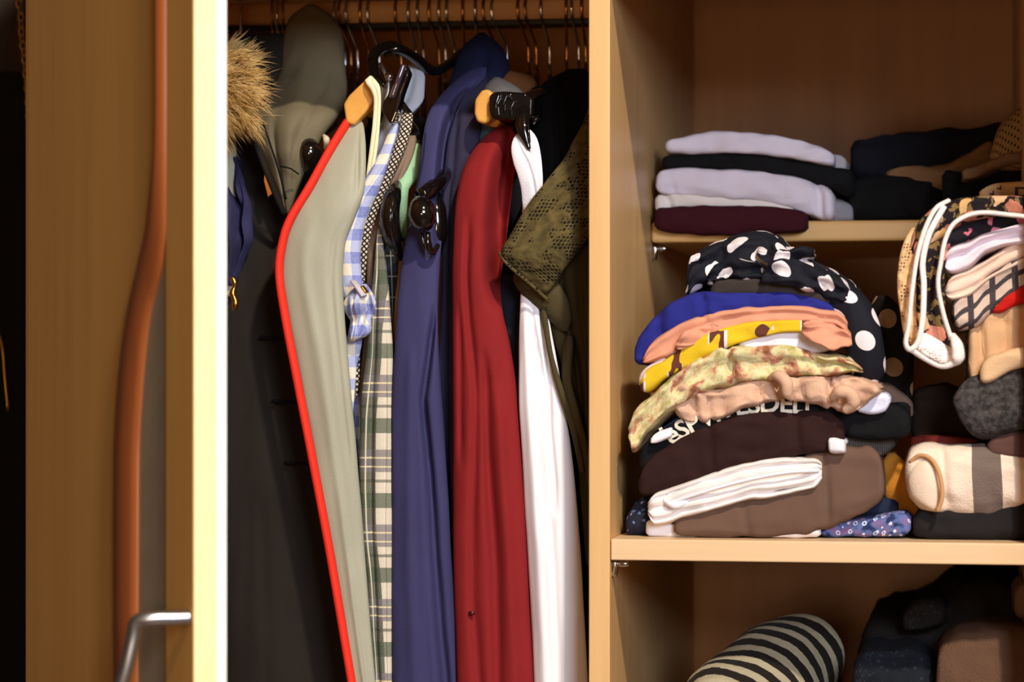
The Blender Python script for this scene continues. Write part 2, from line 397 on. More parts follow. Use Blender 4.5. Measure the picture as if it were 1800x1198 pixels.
# ---------------------------------------------------------------- wardrobe
XD0, XD1 = P(1035, 600, D).x, P(1072, 600, D).x
XR = P(1806, 600, D).x
HX, HY = P(53, 600, D-0.035).x, D-0.035        # door hinge edge
XL = HX-0.004
ZT_L, ZT_R = 1.768, 1.80
wr = empty('wardrobe', ((XL+XR)/2, D, 0))
tag(wr, 'light maple wardrobe with one wavy inlaid door ajar, clothes rail and open shelves', 'wardrobe')
SH_T = P(1075, 947, D).z; SH_B = P(1075, 984, D).z
UPY = D+0.25
US_T = P(1500, 387, UPY).z; US_B = P(1300, 425, UPY).z
LSH = SH_T
box('side_panel', (XL-0.016, D+0.01, 0), (XL, D+DEP, 2.06), maple, wr)
box('side_panel', (XR, D, 0), (XR+0.016, D+DEP, 2.06), maple, wr)
box('divider_panel', (XD0, D, 0.08), (XD1, D+DEP, 2.04), maple, wr)
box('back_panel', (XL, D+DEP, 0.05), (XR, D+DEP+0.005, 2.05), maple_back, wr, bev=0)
box('top_board', (XL, D, 2.04), (XR, D+DEP, 2.056), mapleX, wr)
box('hat_shelf', (XL, D+0.002, ZT_L), (XD0, D+DEP, ZT_L+0.016), mapleX, wr)
box('upper_shelf', (XD1, D+0.002, ZT_R), (XR, D+DEP, ZT_R+0.016), mapleX, wr)
ZPL = P(395, -9, D).z  # unseen boards above the view, added to shade the tops of the clothes
box('shade_board', (XL, D+0.002, ZPL), (XD0, D+0.018, 2.04), mapleX, wr)
box('shade_board', (XD1, D+0.002, ZPL), (XR, D+0.018, 2.04), mapleX, wr)
sh = box('middle_shelf', (XD1+0.0006, D+0.001, SH_B), (XR, D+DEP, SH_T), mapleX, wr)
us = box('narrow_shelf', (XD1+0.0006, UPY, US_B), (XR, D+DEP, US_T), wood('maple_shelf', (226, 178, 112), (208, 156, 92), 'X'), wr, bev=0.0025)
box('lower_shelf', (XD1, D+0.002, 1.122), (XR, D+DEP, 1.138), mapleX, wr)
box('bottom_board', (XL, D+0.002, 0.08), (XR, D+DEP, 0.096), mapleX, wr)
box('plinth', (XL, D+0.03, 0), (XR, D+0.046, 0.08), maple, wr)
def pin(px, py, Y, par):
    c = P(px, py, Y); z = c.z
    V = [(XD1, Y, z), (XD1+0.009, Y, z), (XD1+0.012, Y, z+0.0003)]
    tube('shelf_pin', V, 0.0024, chrome, par, seg=10)
    tube('pin_bracket', [(XD1+0.0022, Y-0.002, z+0.002), (XD1+0.0028, Y-0.002, z-0.003), (XD1+0.0018, Y-0.001, z-0.0088)], 0.0019, chrome, par, n=8, seg=8)
pin(1083, 990, D+0.012, sh); pin(1160, 437, UPY+0.012, us)

# door, hinged at the left, ajar about 55 degrees
nd = P(340, 600, 1.62); dirv = Vector((nd.x-HX, nd.y-HY, 0)); DL = dirv.length; dirv.normalize(); nin = Vector((-dirv.y, dirv.x, 0))   # nin: towards the inside
def DP(s, t, z): return Vector((HX, HY, z))+dirv*s+nin*t+Vector((0, 0, 0))
def door_s(px):
    """distance along the door from its hinge for a ray through column px"""
    u = (px-900)/F; k = (u-TA)/(1+u*TA)      # X = k Y
    return (k*HY-HX)/(dirv.x-k*dirv.y)
def slab(name, s0, s1, t0, t1, z0, z1, mat, parent, bev=0.0008):
    bm = bmesh.new(); bmesh.ops.create_cube(bm, size=1.0)
    for v in bm.verts:
        v.co = DP(s0+(v.co.x+0.5)*(s1-s0), t0+(v.co.y+0.5)*(t1-t0), z0+(v.co.z+0.5)*(z1-z0))
    if bev: bmesh.ops.bevel(bm, geom=bm.edges[:], offset=bev, segments=2, affect='EDGES')
    bm.verts.index_update(); V = [v.co.copy() for v in bm.verts]; Fc = [tuple(v.index for v in f.verts) for f in bm.faces]; bm.free()
    return mesh(name, V, Fc, mat, parent, smooth=False)
Z0, Z1 = 0.09, 2.04
TH = 0.022
door = slab('wardrobe_door', 0, DL, 0.003, TH-0.001, Z0, Z1, maple_door, wr, 0)
door['label'] = 'maple door ajar with a wavy orange beech inlay'
slab('door_edge', DL, DL+0.0012, 0.0, TH*0.70, Z0, Z1, edge_cream, door, 0.0004)['label'] = 'cream edge band'
slab('door_edge', DL, DL+0.0013, TH*0.70, TH, Z0, Z1, edge_white, door, 0.0004)['label'] = 'white edge band'
s_in = door_s(292); s_w = 0
slab('door_stile', s_in, DL, -0.0001, 0.003, Z0, Z1, maple_door, door, 0.0004)
# the wavy raised panel, its orange moulding and the grey inlay beyond it
wave = [(-400, 283, 296), (0, 277, 293), (150, 278, 293), (250, 276, 293), (330, 268, 292), (400, 259, 292), (470, 243, 283), (540, 228, 264), (600, 218, 255), (700, 208, 246), (800, 203, 241), (950, 202, 240), (1198, 203, 239), (1700, 214, 250)]
WV = np.array(wave, float)
qy = np.linspace(-400, 1700, 90); lx = mono(WV[:, 0], WV[:, 1], qy); rx = mono(WV[:, 0], WV[:, 2], qy)
def door_z(px, py):
    s = door_s(px); b = DP(s, 0, 0); dep = (-b.x*TA+b.y)/math.sqrt(1+TA*TA); return ZC+(HZ-py)/F*dep
def strip(name, sA, sB, zs, t0, t1, mat, rounded=False):
    V = []; n = len(zs); prof = [(0, t1), (0, t0), (1, t0), (1, t1)] if not rounded else [(0, t1), (0, t0+0.001), (0.12, t0-0.0022), (0.35, t0-0.0038), (0.6, t0-0.0036), (0.85, t0-0.0016), (1, t0+0.001), (1, t1)]
    for i in range(n):
        for a, t in prof: V.append(DP(sA[i]+(sB[i]-sA[i])*a, t, zs[i]))
    k = len(prof); Fc = grid_faces(n, k); Fc += [tuple(range(k))[::-1], tuple(range((n-1)*k, n*k))]
    return mesh(name, V, Fc, mat, door, smooth=rounded)
zs = [door_z((a+b)/2, y) for a, b, y in zip(lx, rx, qy)]
sl = [door_s(a) for a in lx]; sr = [min(door_s(b), s_in) for b in rx]
strip('raised_panel', [0.0]*len(zs), sl, zs, -0.0012, 0.003, maple_door)
strip('wavy_moulding', sl, sr, zs, -0.001, 0.003, beech, True)['label'] = 'orange beech moulding'
strip('grey_inlay', sr, [s_in]*len(zs), zs, 0.0016, 0.003, grey_panel)
hp = []
sh0 = door_s(322); zh = door_z(322, 1082)
hp = [DP(sh0+0.012, 0.0, zh), DP(sh0+0.010, -0.010, zh), DP(sh0+0.006, -0.024, zh), DP(sh0+0.001, -0.0315, zh-0.0025), DP(sh0-0.001, -0.033, zh-0.012), DP(sh0-0.003, -0.0365, zh-0.03), DP(sh0-0.008, -0.042, zh-0.06), DP(sh0-0.008, -0.042, zh-0.11), DP(sh0-0.001, -0.033, zh-0.158), DP(sh0+0.001, -0.0315, zh-0.167), DP(sh0+0.012, 0, zh-0.17)]
tube('door_handle', hp, 0.0048, satin, door, n=60, seg=12)['label'] = 'bowed satin steel bar handle'

# unseen right-hand door, added open outside the frame to shade the right pile
bm_ = Vector((XR+0.020, D-0.004, 0)); bd_ = Vector((0.31, -0.951, 0)).normalized(); bn_ = Vector((0.951, 0.31, 0)).normalized()*0.022
_V = [bm_+bd_*a+bn_*b+Vector((0, 0, z)) for a in (0, 0.40) for b in (0, 1) for z in (0.09, 2.04)]
mesh('wardrobe_door', _V, [(0, 1, 3, 2), (4, 6, 7, 5), (0, 2, 6, 4), (1, 5, 7, 3), (0, 4, 5, 1), (2, 3, 7, 6)], maple, wr, smooth=False)

# rail
YR = D+0.28
ra = P(300, 24, YR); rb = P(1040, 24, YR); zt, zb = P(720, 1, YR).z, P(720, 43, YR).z
rail = box('hanging_rail', (XL+0.001, YR-0.011, zb), (XD0-0.001, YR+0.011, zt), rail_wood, wr, bev=0.005)
box('rail_dark_strip', (XL+0.002, YR-0.012, zb-0.0045), (XD0-0.002, YR+0.009, zb+0.0005), black_iron, rail, bev=0.001)  # added black strip stands in for the rail's shaded underside
ZR = (zt+zb)/2

# ---------------------------------------------------------------- hangers on the rail (hook x at the rail, lean, finish)
def hook_path(x, phi, drop):
    q = Vector((math.sin(phi), -math.cos(phi), 0)); o = Vector((x, YR, ZR)); P2 = []
    arc = [(-0.020, -0.006), (-0.0205, 0.004), (-0.015, 0.0135), (-0.005, 0.0175), (0.006, 0.017), (0.0155, 0.0115), (0.0195, 0.001), (0.0178, -0.009)]
    for a, z in arc: P2.append(o+q*a+Vector((0, 0, z)))
    a = smooth_path([tuple(p) for p in P2], 26)
    k = o+q*0.0015+Vector((0, 0, -0.029)); e = o+Vector((0, 0, -drop))
    mid = [tuple(Vector(a[-1]).lerp(k, t)) for t in (0.3, 0.6, 0.92)]
    return [tuple(p) for p in a]+mid+[tuple(k.lerp(e, t)) for t in (0.1, 0.5, 1.0)], e, q
# (front x px, stem x px, stem end py, finish, where it is)
HK = [(424, 423, 150, 0), (478, 483, 150, 1), (487, 493, 150, 0), (497, 500, 150, 1), (586, 608, 140, 0), (594, 618, 138, 1), (607, 630, 142, 0), (632, 650, 132, 1), (645, 668, 140, 0), (694, 706, 140, 1),
      (717, 732, 160, 0), (733, 745, 150, 0), (753, 773, 140, 1), (771, 784, 148, 0), (784, 800, 120, 0), (813, 817, 110, 1), (835, 842, 120, 0), (848, 873, 122, 1), (862, 893, 124, 0), (909, 930, 128, 1), (922, 944, 134, 1), (950, 967, 134, 0), (995, 996, 124, 1), (1004, 1018, 124, 0), (1022, 1030, 130, 1)]
ords = ['first', 'second', 'third', 'fourth', 'fifth', 'sixth', 'seventh', 'eighth', 'ninth', 'tenth', 'eleventh', 'twelfth', 'thirteenth', 'fourteenth', 'fifteenth', 'sixteenth', 'seventeenth', 'eighteenth', 'nineteenth', 'twentieth', 'twenty-first', 'twenty-second', 'twenty-third', 'twenty-fourth', 'twenty-fifth']
near = ['beside the fur collar', 'at the left of the padded coat collar', 'behind the left edge of the padded coat collar', 'just left of the padded coat collar top', 'at the right edge of the padded coat collar', 'right beside the padded coat collar', 'behind the wooden hanger tip', 'left of the black clip hanger bar', 'crossed by the black clip hanger bar', 'over the black clip', 'right of the black clip', 'behind the black hanger bar', 'at the middle of the rail', 'over the sloping black bar', 'left of the navy hood', 'at the peak of the navy hood', 'over the navy hood', 'in front of the navy hood', 'right of the navy hood', 'over the tan shoulder', 'orange-lit one right of the tan shoulder', 'over the black tops', 'left of the pair near the divider', 'near the divider', 'right against the divider']
for i, (xf, xs, ye, kd) in enumerate(HK):
    x = P(xs, 90, YR).x; xff = P(xf, 45, YR-0.019).x; phi = max(-0.9, min(0.9, math.asin(max(-0.9, min(0.9, (xff-x)/0.0195)))))
    path, e, q = hook_path(x, phi, ZR-P(xs, ye, YR).z)
    h = empty('clothes_hanger', e)
    tag(h, '%s hanger hook, %s, %s from the left' % ('bronze' if kd else 'chrome', near[i], ords[i]), 'hanger', 'wire hooks along the rail')
    tube('hook', path, 0.00125, bronze if kd else chrome, h, seg=8)
    q2 = Vector((x/YR*-1.0, -1, 0)).normalized()
    bar = [e+q2*a+Vector((0, 0, z)) for a, z in ((0.10, -0.040), (0.06, -0.022), (0.02, -0.006), (0, 0), (-0.02, -0.006), (-0.06, -0.022), (-0.10, -0.040))]
    tube('shoulder_bar', bar, 0.0022, black_iron, h, n=16, seg=6)

# ================================================================ HANGING CLOTHES
HG = 'clothes on the hanging rail'
def T(o, label, cat, group=None): return tag(o, label, cat, group)

# --- charcoal winter coat at the far left, with fur collar and gold pull
coat = drape('winter_coat', [(60, 380, 560, D+0.16), (200, 380, 560, D+0.13), (420, 385, 520, D+0.11), (520, 388, 525, D+0.10), (620, 388, 535, D+0.10), (800, 390, 572, D+0.10), (1000, 392, 610, D+0.10), (1260, 395, 655, D+0.10)], fabric('coat_charcoal', (37, 32, 27), 0.1, 0.15),
             depth=0.10, rnd=0.35, flat=0.6, creases=[(0.0025, 0.03, [(590, 0.55), (800, 0.72), (1250, 0.80)]), (0.0015, 0.03, [(900, 0.35), (1250, 0.3)])], seed=3)
T(coat, 'long black-brown winter coat with a fur collar hanging beside the open door', 'coat', None)
for k, (a, b) in enumerate([((458, 592, D+0.094), (500, 596, D+0.094)), ((478, 704, D+0.094), (528, 708, D+0.094)), ((500, 812, D+0.094), (550, 815, D+0.094))]):
    ptube('pocket_seam', [a, ((a[0]+b[0])/2, a[1]+2, a[2]-0.001), b], 0.0013, black_f, coat, n=10, seg=6)
# fur collar: many fine hairs, one piece
rnd_ = random.Random(5); V = []; Fc = []
fc = P(385, 160, D+0.12)
V_ = []
for i in range(4200):
    a = rnd_.uniform(-1.0, 1.0); py = 155+a*62; px0 = rnd_.uniform(360, 425); root = P(px0, py, D+0.045+rnd_.uniform(0, 0.03))
    cl = noise.noise(Vector((px0*0.05, py*0.11, 1.0))); ln = rnd_.uniform(0.014, 0.036)*(1-0.25*abs(a))*(0.8+0.9*abs(cl)); up = -a*0.7+cl*1.3+rnd_.uniform(-0.18, 0.18)
    dr = Vector((1, rnd_.uniform(-1.0, 0.2), up-0.05)).normalized(); sag = Vector((0, 0, -1))*rnd_.uniform(0, 0.35)
    w = rnd_.uniform(0.00018, 0.0004); sd = Vector((0, 0, 1)).cross(dr).normalized()*w; s2 = dr.cross(sd).normalized()*w
    b = len(V); prev = root
    for t in (0, 0.4, 0.75):
        c = root+dr*ln*t+sag*ln*t*t; r = 1-t*0.6
        V += [c+sd*r, c-sd*0.5*r+s2*r, c-sd*0.5*r-s2*r]
    V.append(root+dr*ln+sag*ln)
    for s in (0, 3):
        for k in range(3): Fc.append((b+s+k, b+s+(k+1) % 3, b+s+3+(k+1) % 3, b+s+3+k))
    for k in range(3): Fc.append((b+6+k, b+6+(k+1) % 3, b+9))
fm = NT('fur_hair', 0.5, 0.3, sheen=0.02); fm.col(fm.ramp(fm.noise(fm.coord(), 90, 2), [(0.3, lin((190, 145, 75))), (0.65, lin((232, 196, 130)))]))
fur = mesh('fur_collar', V, Fc, fm.m, coat); fur['kind'] = 'stuff'; fur['label'] = 'tan long-haired fur collar'
ptube('zip_pull', [(408, 486, D+0.06), (413, 500, D+0.06), (409, 515, D+0.06), (414, 530, D+0.06), (411, 545, D+0.06)], 0.0026, gold, coat, n=18, seg=8, rr=[0.6, 1, 0.6, 1.1, 0.8, 1.1, 0.5])
T(drape('scarf', [(250, 398, 418, D+0.10), (320, 400, 430, D+0.09), (360, 402, 438, D+0.088), (420, 402, 440, D+0.088), (455, 402, 428, D+0.09), (500, 400, 418, D+0.09)], fabric('lavender_navy', (46, 44, 76), 0.3), depth=0.02, wr=0.005, wrs=45, seed=31, creases=[(0.008, 0.12, [(300, 0.4), (480, 0.6)]), (0.006, 0.08, [(340, 0.75), (420, 0.35)])]),
  'crumpled blue-violet cloth showing between the door edge and the black coat', 'scarf')
T(drape('pale_garment', [(215, 380, 410, D+0.10), (260, 380, 414, D+0.09), (400, 380, 414, D+0.09), (520, 380, 411, D+0.09)], fabric('pale_green_grey', (176, 172, 150), 0.05), depth=0.012, seed=8),
  'narrow strip of pale grey-green cloth right behind the door edge', 'garment')
T(prism('paper_tag', [(465, 300), (474, 300), (478, 340), (471, 346), (464, 318)], D+0.088, D+0.0892, plain('tag_orange', (190, 110, 30), 0.6), bev=0.0002), 'small orange paper tag hanging under the padded collar', 'tag')

# --- padded taupe coat: dark hood piece above, sleeve-like collar below, with piped edge
taupe = fabric('taupe_padded', (108, 98, 76), 0.08, 0.2, 0.7, 0.0)
pc = drape('padded_coat', [(8, 535, 560, D+0.17), (30, 508, 585, D+0.16), (70, 498, 603, D+0.145), (110, 494, 606, D+0.13), (150, 474, 608, D+0.11), (185, 448, 602, D+0.09), (205, 436, 592, D+0.075), (235, 440, 572, D+0.07), (265, 452, 556, D+0.07), (300, 470, 540, D+0.075), (340, 487, 522, D+0.08), (376, 500, 510, D+0.085)], taupe,
           depth=0.06, rnd=0.75, seed=12, wr=0.0014, creases=[(-0.003, 0.16, [(110, 0.35), (200, 0.5), (300, 0.55)]), (0.003, 0.05, [(130, 0.72), (300, 0.62)]), (0.0035, 0.04, [(205, 0.30), (380, 0.30)])])
T(pc, 'taupe padded coat with its stiff collar lying open beside the grey vest', 'coat')
ptube('collar_piping', [(452, 206, D+0.086), (440, 210, D+0.075), (437, 222, D+0.070), (450, 252, D+0.066), (468, 300, D+0.068), (486, 345, D+0.076), (500, 376, D+0.084)], 0.0024, fabric('piping_dark', (30, 26, 22)), pc, n=40, seg=8)
ptube('collar_seam', [(462, 214, D+0.067), (474, 250, D+0.060), (490, 300, D+0.063), (503, 350, D+0.075)], 0.0007, black_f, pc, n=30, seg=6)
ptube('quilt_seam', [(492, 292, D+0.062), (510, 296, D+0.060), (525, 306, D+0.066)], 0.0006, black_f, pc, n=12, seg=6)
inner = drape('dark_lining', [(215, 440, 470, D+0.085), (260, 445, 480, D+0.085), (330, 470, 500, D+0.09), (372, 490, 506, D+0.092)], black_f, pc, depth=0.03)
T(drape('dark_jacket', [(300, 505, 590, D+0.13), (360, 470, 560, D+0.12), (420, 440, 525, D+0.115), (520, 440, 510, D+0.115), (600, 445, 515, D+0.115)], fabric('jacket_dark', (30, 25, 21), 0.15), depth=0.03, seed=44, creases=[(0.004, 0.1, [(380, 0.5), (600, 0.4)])]),
  'dark brown quilted jacket in the shade under the taupe padded collar', 'jacket')

# black hanger shoulder seen end-on at the left of the vest
bh = tag(empty('clip_hanger', P(550, 270, D+0.10)), 'glossy black hanger end poking out left of the red-trimmed vest', 'hanger')
tube('shoulder_arm', [P(540, 238, D+0.085), P(545, 262, D+0.072), P(549, 290, D+0.078), P(552, 318, D+0.10)], 0.0058, black_pl, bh, n=24, seg=12, ry=0.0078, rr=[0.5, 1, 1, 0.5])
tube('shoulder_arm', [P(545, 240, D+0.085), P(560, 238, D+0.11), P(585, 222, D+0.16), P(600, 200, D+0.24)], 0.003, black_pl, bh, n=20, seg=8)
ptube('rubber_tip', [(569, 238, D+0.08), (574, 246, D+0.076), (572, 262, D+0.082)], 0.0028, plain('tip_cream', (206, 186, 156), 0.5), bh, n=10, seg=8, rr=[0.5, 1, 0.6])

# --- grey vest with a red bound edge
vest_m = fabric('vest_grey', (158, 156, 136), 0.04, 0.15, 0.55, 0.0, spec=0.4)
vest = drape('grey_vest', [(196, 612, 628, D+0.085), (222, 604, 640, D+0.075), (262, 582, 643, D+0.062), (325, 548, 641, D+0.05), (385, 512, 622, D+0.045), (430, 497, 606, D+0.045), (480, 492, 602, D+0.045), (560, 504, 606, D+0.045), (650, 522, 614, D+0.045), (800, 550, 627, D+0.048), (960, 580, 640, D+0.05), (1090, 602, 650, D+0.05), (1250, 628, 664, D+0.05)], vest_m,
             depth=0.10, rnd=0.4, flat=0.7, wr=0.0007, seed=20, creases=[(0.0022, 0.05, [(250, 0.75), (330, 0.85)]), (-0.0015, 0.1, [(400, 0.35), (600, 0.45), (1250, 0.5)]), (0.0012, 0.05, [(400, 0.82), (800, 0.8)])])
T(vest, 'silver grey sleeveless vest edged with bright red binding', 'vest')
ptube('red_binding', [(616, 208, D+0.080), (606, 222, D+0.072), (580, 264, D+0.060), (545, 327, D+0.050), (510, 386, D+0.045), (496, 430, D+0.044), (491, 482, D+0.044), (502, 560, D+0.044), (519, 650, D+0.044), (548, 800, D+0.046), (578, 960, D+0.048), (600, 1090, D+0.048), (627, 1250, D+0.048)], 0.0037, fabric('red_tape', (222, 46, 30), 0.04, 0.2, 0.6), vest, n=130, seg=10, ry=0.0030)
T(drape('dark_lining_garment', [(190, 655, 690, D+0.14), (230, 640, 668, D+0.12), (300, 628, 655, D+0.11), (400, 615, 640, D+0.11), (600, 600, 640, D+0.11), (900, 620, 660, D+0.11), (1250, 640, 690, D+0.11)], black_f, depth=0.08),
  'black garment edge visible in the gap right of the grey vest', 'garment')

# --- wooden hanger with a cream strap
wh = tag(empty('wooden_hanger', P(630, 180, D+0.09)), 'light wooden hanger tip above the red-trimmed vest, draped with cream cloth', 'hanger')
prism('shoulder_end', [(603, 183), (612, 168), (640, 141), (650, 139), (659, 160), (657, 176), (640, 200), (622, 220), (608, 216)], D+0.07, D+0.082, hang_wood, wh, bev=0.0022)
prism('shoulder_arm', [(625, 160), (652, 140), (668, 150), (664, 185), (640, 205)], D+0.082, D+0.19, hang_wood, wh, bev=0.002)
cs = drape('cream_camisole', [(133, 648, 655, D+0.064), (142, 638, 664, D+0.062), (152, 648, 668, D+0.060), (175, 657, 670, D+0.060), (215, 655, 668, D+0.060), (260, 650, 664, D+0.062), (300, 645, 657, D+0.066), (350, 640, 650, D+0.072)], fabric('cream_satin', (240, 228, 190), 0.03, 0.15, 0.6), depth=0.03, rnd=0.5, seed=401, wr=0.0006, creases=[(0.002, 0.1, [(150, 0.5), (340, 0.4)])])
T(cs, 'cream shoulder strap looped over the wooden hanger tip', 'top')
T(drape('white_blouse', [(112, 716, 742, D+0.16), (135, 704, 748, D+0.14), (170, 690, 746, D+0.12), (205, 672, 720, D+0.10), (240, 662, 698, D+0.09), (290, 650, 680, D+0.085), (340, 640, 662, D+0.09)], fabric('pale_blue_white', (206, 208, 218), 0.04, 0.2), depth=0.05, rnd=0.6, seed=51, creases=[(0.003, 0.12, [(120, 0.5), (330, 0.4)])]),
  'pale bluish-white blouse shoulder behind the black clip', 'blouse')

# --- hanging black trouser hanger with clip in front of the rail
ch = tag(empty('clip_hanger', P(700, 120, D+0.14)), 'black trouser hanger tilted under the rail with a shiny clip', 'hanger')
ptube('crossbar', [(676, 92, D+0.12), (700, 86, D+0.12), (730, 102, D+0.14), (762, 124, D+0.16), (792, 110, D+0.19), (812, 92, D+0.21)], 0.0042, black_pl, ch, n=44, seg=10)
ptube('clip_arm', [(654, 116, D+0.10), (656, 100, D+0.105), (668, 86, D+0.112), (690, 80, D+0.12), (704, 92, D+0.13)], 0.0042, black_pl, ch, n=24, seg=10)
ptube('clip_arm', [(655, 108, D+0.10), (657, 128, D+0.094), (666, 140, D+0.09), (676, 150, D+0.088)], 0.0046, black_pl, ch, n=16, seg=10, rr=[1, 0.9, 0.6, 0.4])
ptube('clip_spring', [(668, 112, D+0.092), (674, 122, D+0.088), (684, 146, D+0.086)], 0.0017, satin, ch, n=12, seg=8)
ptube('clip_screw', [(681, 130, D+0.084), (686, 134, D+0.082), (683, 139, D+0.084)], 0.0022, chrome, ch, n=8, seg=8)
ptube('clip_plate', [(684, 143, D+0.085), (684, 160, D+0.084), (680, 176, D+0.084)], 0.002, satin, ch, n=8, seg=8, ry=0.004)
prism('clip_jaw', [(706, 112), (713, 114), (719, 128), (706, 165), (698, 198), (690, 217), (684, 216), (672, 196), (671, 180), (678, 172), (690, 150)], D+0.060, D+0.074, black_pl, ch, bev=0.0026, seg=4)
ptube('clip_lever', [(710, 114, D+0.0585), (700, 142, D+0.0575), (689, 172, D+0.058)], 0.0023, plain('black_mirror_plastic', (60, 48, 60), 0.06, 0, 1.0, 1.0), ch, n=12, seg=10, ry=0.0028)
ptube('clip_lever', [(716, 130, D+0.0585), (711, 146, D+0.0585)], 0.0017, black_pl, ch, n=6, seg=10)
ptube('shoulder_arm', [(702, 176, D+0.08), (718, 198, D+0.085), (738, 224, D+0.10), (760, 258, D+0.13)], 0.0026, black_pl, ch, n=20, seg=8)

# --- gingham shirt
gm = gingham('gingham_blue', (226, 216, 200), (158, 170, 216), (92, 110, 190), 0.0175)
gs = drape('gingham_shirt', [(218, 686, 704, D+0.075), (245, 678, 696, D+0.07), (290, 655, 682, D+0.062), (330, 632, 668, D+0.06), (370, 613, 650, D+0.06), (410, 604, 638, D+0.06), (450, 601, 634, D+0.058), (500, 600, 638, D+0.058), (520, 603, 650, D+0.058), (535, 606, 640, D+0.06)], gm, depth=0.05, rnd=0.9, seed=60, wr=0.0014, creases=[(0.003, 0.08, [(300, 0.7), (360, 0.3)]), (0.003, 0.06, [(355, 0.2), (380, 0.6)])])
T(gs, 'blue and white gingham shirt with a rolled, buttoned sleeve cuff', 'shirt')
cuff = drape('rolled_cuff', [(500, 622, 650, D+0.054), (515, 608, 656, D+0.048), (530, 603, 661, D+0.046), (548, 606, 660, D+0.048), (560, 616, 652, D+0.052), (572, 614, 650, D+0.050), (585, 612, 650, D+0.050), (598, 614, 634, D+0.055)], gm, gs, depth=0.05, rnd=0.8, wr=0.003, wrs=50, seed=61, creases=[(0.010, 0.16, [(535, 0.72), (575, 0.5)]), (0.004, 0.06, [(500, 0.3), (600, 0.25)]), (-0.004, 0.15, [(520, 0.45), (560, 0.3)])])
ptube('cuff_tab', [(621, 494, D+0.050), (630, 505, D+0.045), (640, 520, D+0.043)], 0.0016, fabric('tab_tape', (190, 180, 190)), gs, n=12, seg=8, ry=0.003)
ptube('button', [(637, 503, D+0.046), (645, 514, D+0.045)], 0.0012, gold, gs, n=6, seg=10, ry=0.0028)
drape('shirt_tail', [(585, 606, 640, D+0.062), (620, 604, 632, D+0.062), (650, 606, 626, D+0.064), (690, 612, 624, D+0.068), (730, 616, 622, D+0.07)], gm, gs, depth=0.05, rnd=0.7, seed=62, wr=0.0016)
drape('shirt_body', [(690, 618, 634, D+0.09), (760, 622, 636, D+0.09), (830, 626, 636, D+0.09)], gm, gs, depth=0.03, seed=63)

# --- black and white dotted-check dress
def microcheck(name):
    M = NT(name, 0.85, 0.2); uv = M.mapping(M.coord('UV'), (1, 1, 1), (0, 0, PI/4)); o = M.sep(uv)
    m = M.math('MULTIPLY', stripe(M, o[0], 0.0030, 0.62), stripe(M, o[1], 0.0030, 0.62))
    M.col(M.mix(m, lin((28, 26, 30)), lin((214, 196, 170)))); M.cloth_bump(0.3); return M.m
mc = microcheck('micro_check')
T(drape('checked_dress', [(192, 704, 726, D+0.085), (225, 700, 722, D+0.075), (260, 688, 712, D+0.07), (300, 670, 694, D+0.068), (340, 652, 676, D+0.07), (380, 638, 660, D+0.072), (430, 634, 648, D+0.075), (490, 633, 642, D+0.08), (560, 630, 640, D+0.085), (620, 618, 634, D+0.08), (660, 616, 632, D+0.08), (700, 620, 628, D+0.085)], mc, depth=0.03, rnd=0.8, seed=70),
  'narrow black and white micro-checked dress right of the gingham shirt', 'dress')

# --- taupe cardigan, mint top, dark clothes behind
T(drape('taupe_cardigan', [(238, 716, 736, D+0.10), (270, 704, 728, D+0.09), (310, 686, 712, D+0.082), (350, 668, 696, D+0.08), (400, 652, 684, D+0.08), (450, 645, 672, D+0.08), (520, 644, 668, D+0.08), (600, 638, 664, D+0.085), (700, 630, 652, D+0.09), (780, 628, 640, D+0.09)], fabric('taupe_knit', (128, 106, 90), 0.08), depth=0.05, rnd=0.9, seed=71, creases=[(0.004, 0.1, [(300, 0.5), (700, 0.6)])]),
  'plain taupe cardigan hanging between the checked dress and the plaid shirt', 'cardigan')
T(drape('patterned_blouse', [(205, 728, 756, D+0.12), (240, 722, 752, D+0.11), (262, 716, 742, D+0.105), (300, 708, 738, D+0.105)], floral('dark_paisley', (30, 30, 28), [(150, 130, 90), (100, 110, 90), (120, 100, 70)], 160), depth=0.04, seed=72),
  'dark top with a small tan print left of the blue coat collar', 'top')
T(drape('mint_blouse', [(252, 718, 745, D+0.10), (280, 708, 742, D+0.092), (310, 694, 735, D+0.085), (335, 683, 718, D+0.08), (370, 684, 716, D+0.085), (420, 690, 716, D+0.10)], fabric('mint', (150, 190, 150), 0.06), depth=0.04, rnd=0.8, seed=73),
  'mint green top shoulder slipping over a glossy black hanger', 'top')
mh = tag(empty('clip_hanger', P(694, 390, D+0.09)), 'curved glossy black hanger shoulder inside the mint green top', 'hanger')
ptube('shoulder_arm', [(700, 322, D+0.085), (690, 345, D+0.066), (685, 380, D+0.060), (690, 415, D+0.064), (702, 455, D+0.080)], 0.0062, black_pl, mh, n=40, seg=14, ry=0.0068, rr=[0.5, 1, 1.1, 1, 0.4])
ptube('shoulder_ridge', [(690, 345, D+0.059), (686, 380, D+0.053), (691, 415, D+0.057), (700, 445, D+0.068)], 0.0012, black_pl, mh, n=30, seg=8)
ptube('arm_notch', [(672, 392, D+0.07), (676, 398, D+0.064), (684, 402, D+0.06)], 0.0030, black_pl, mh, n=8, seg=10)

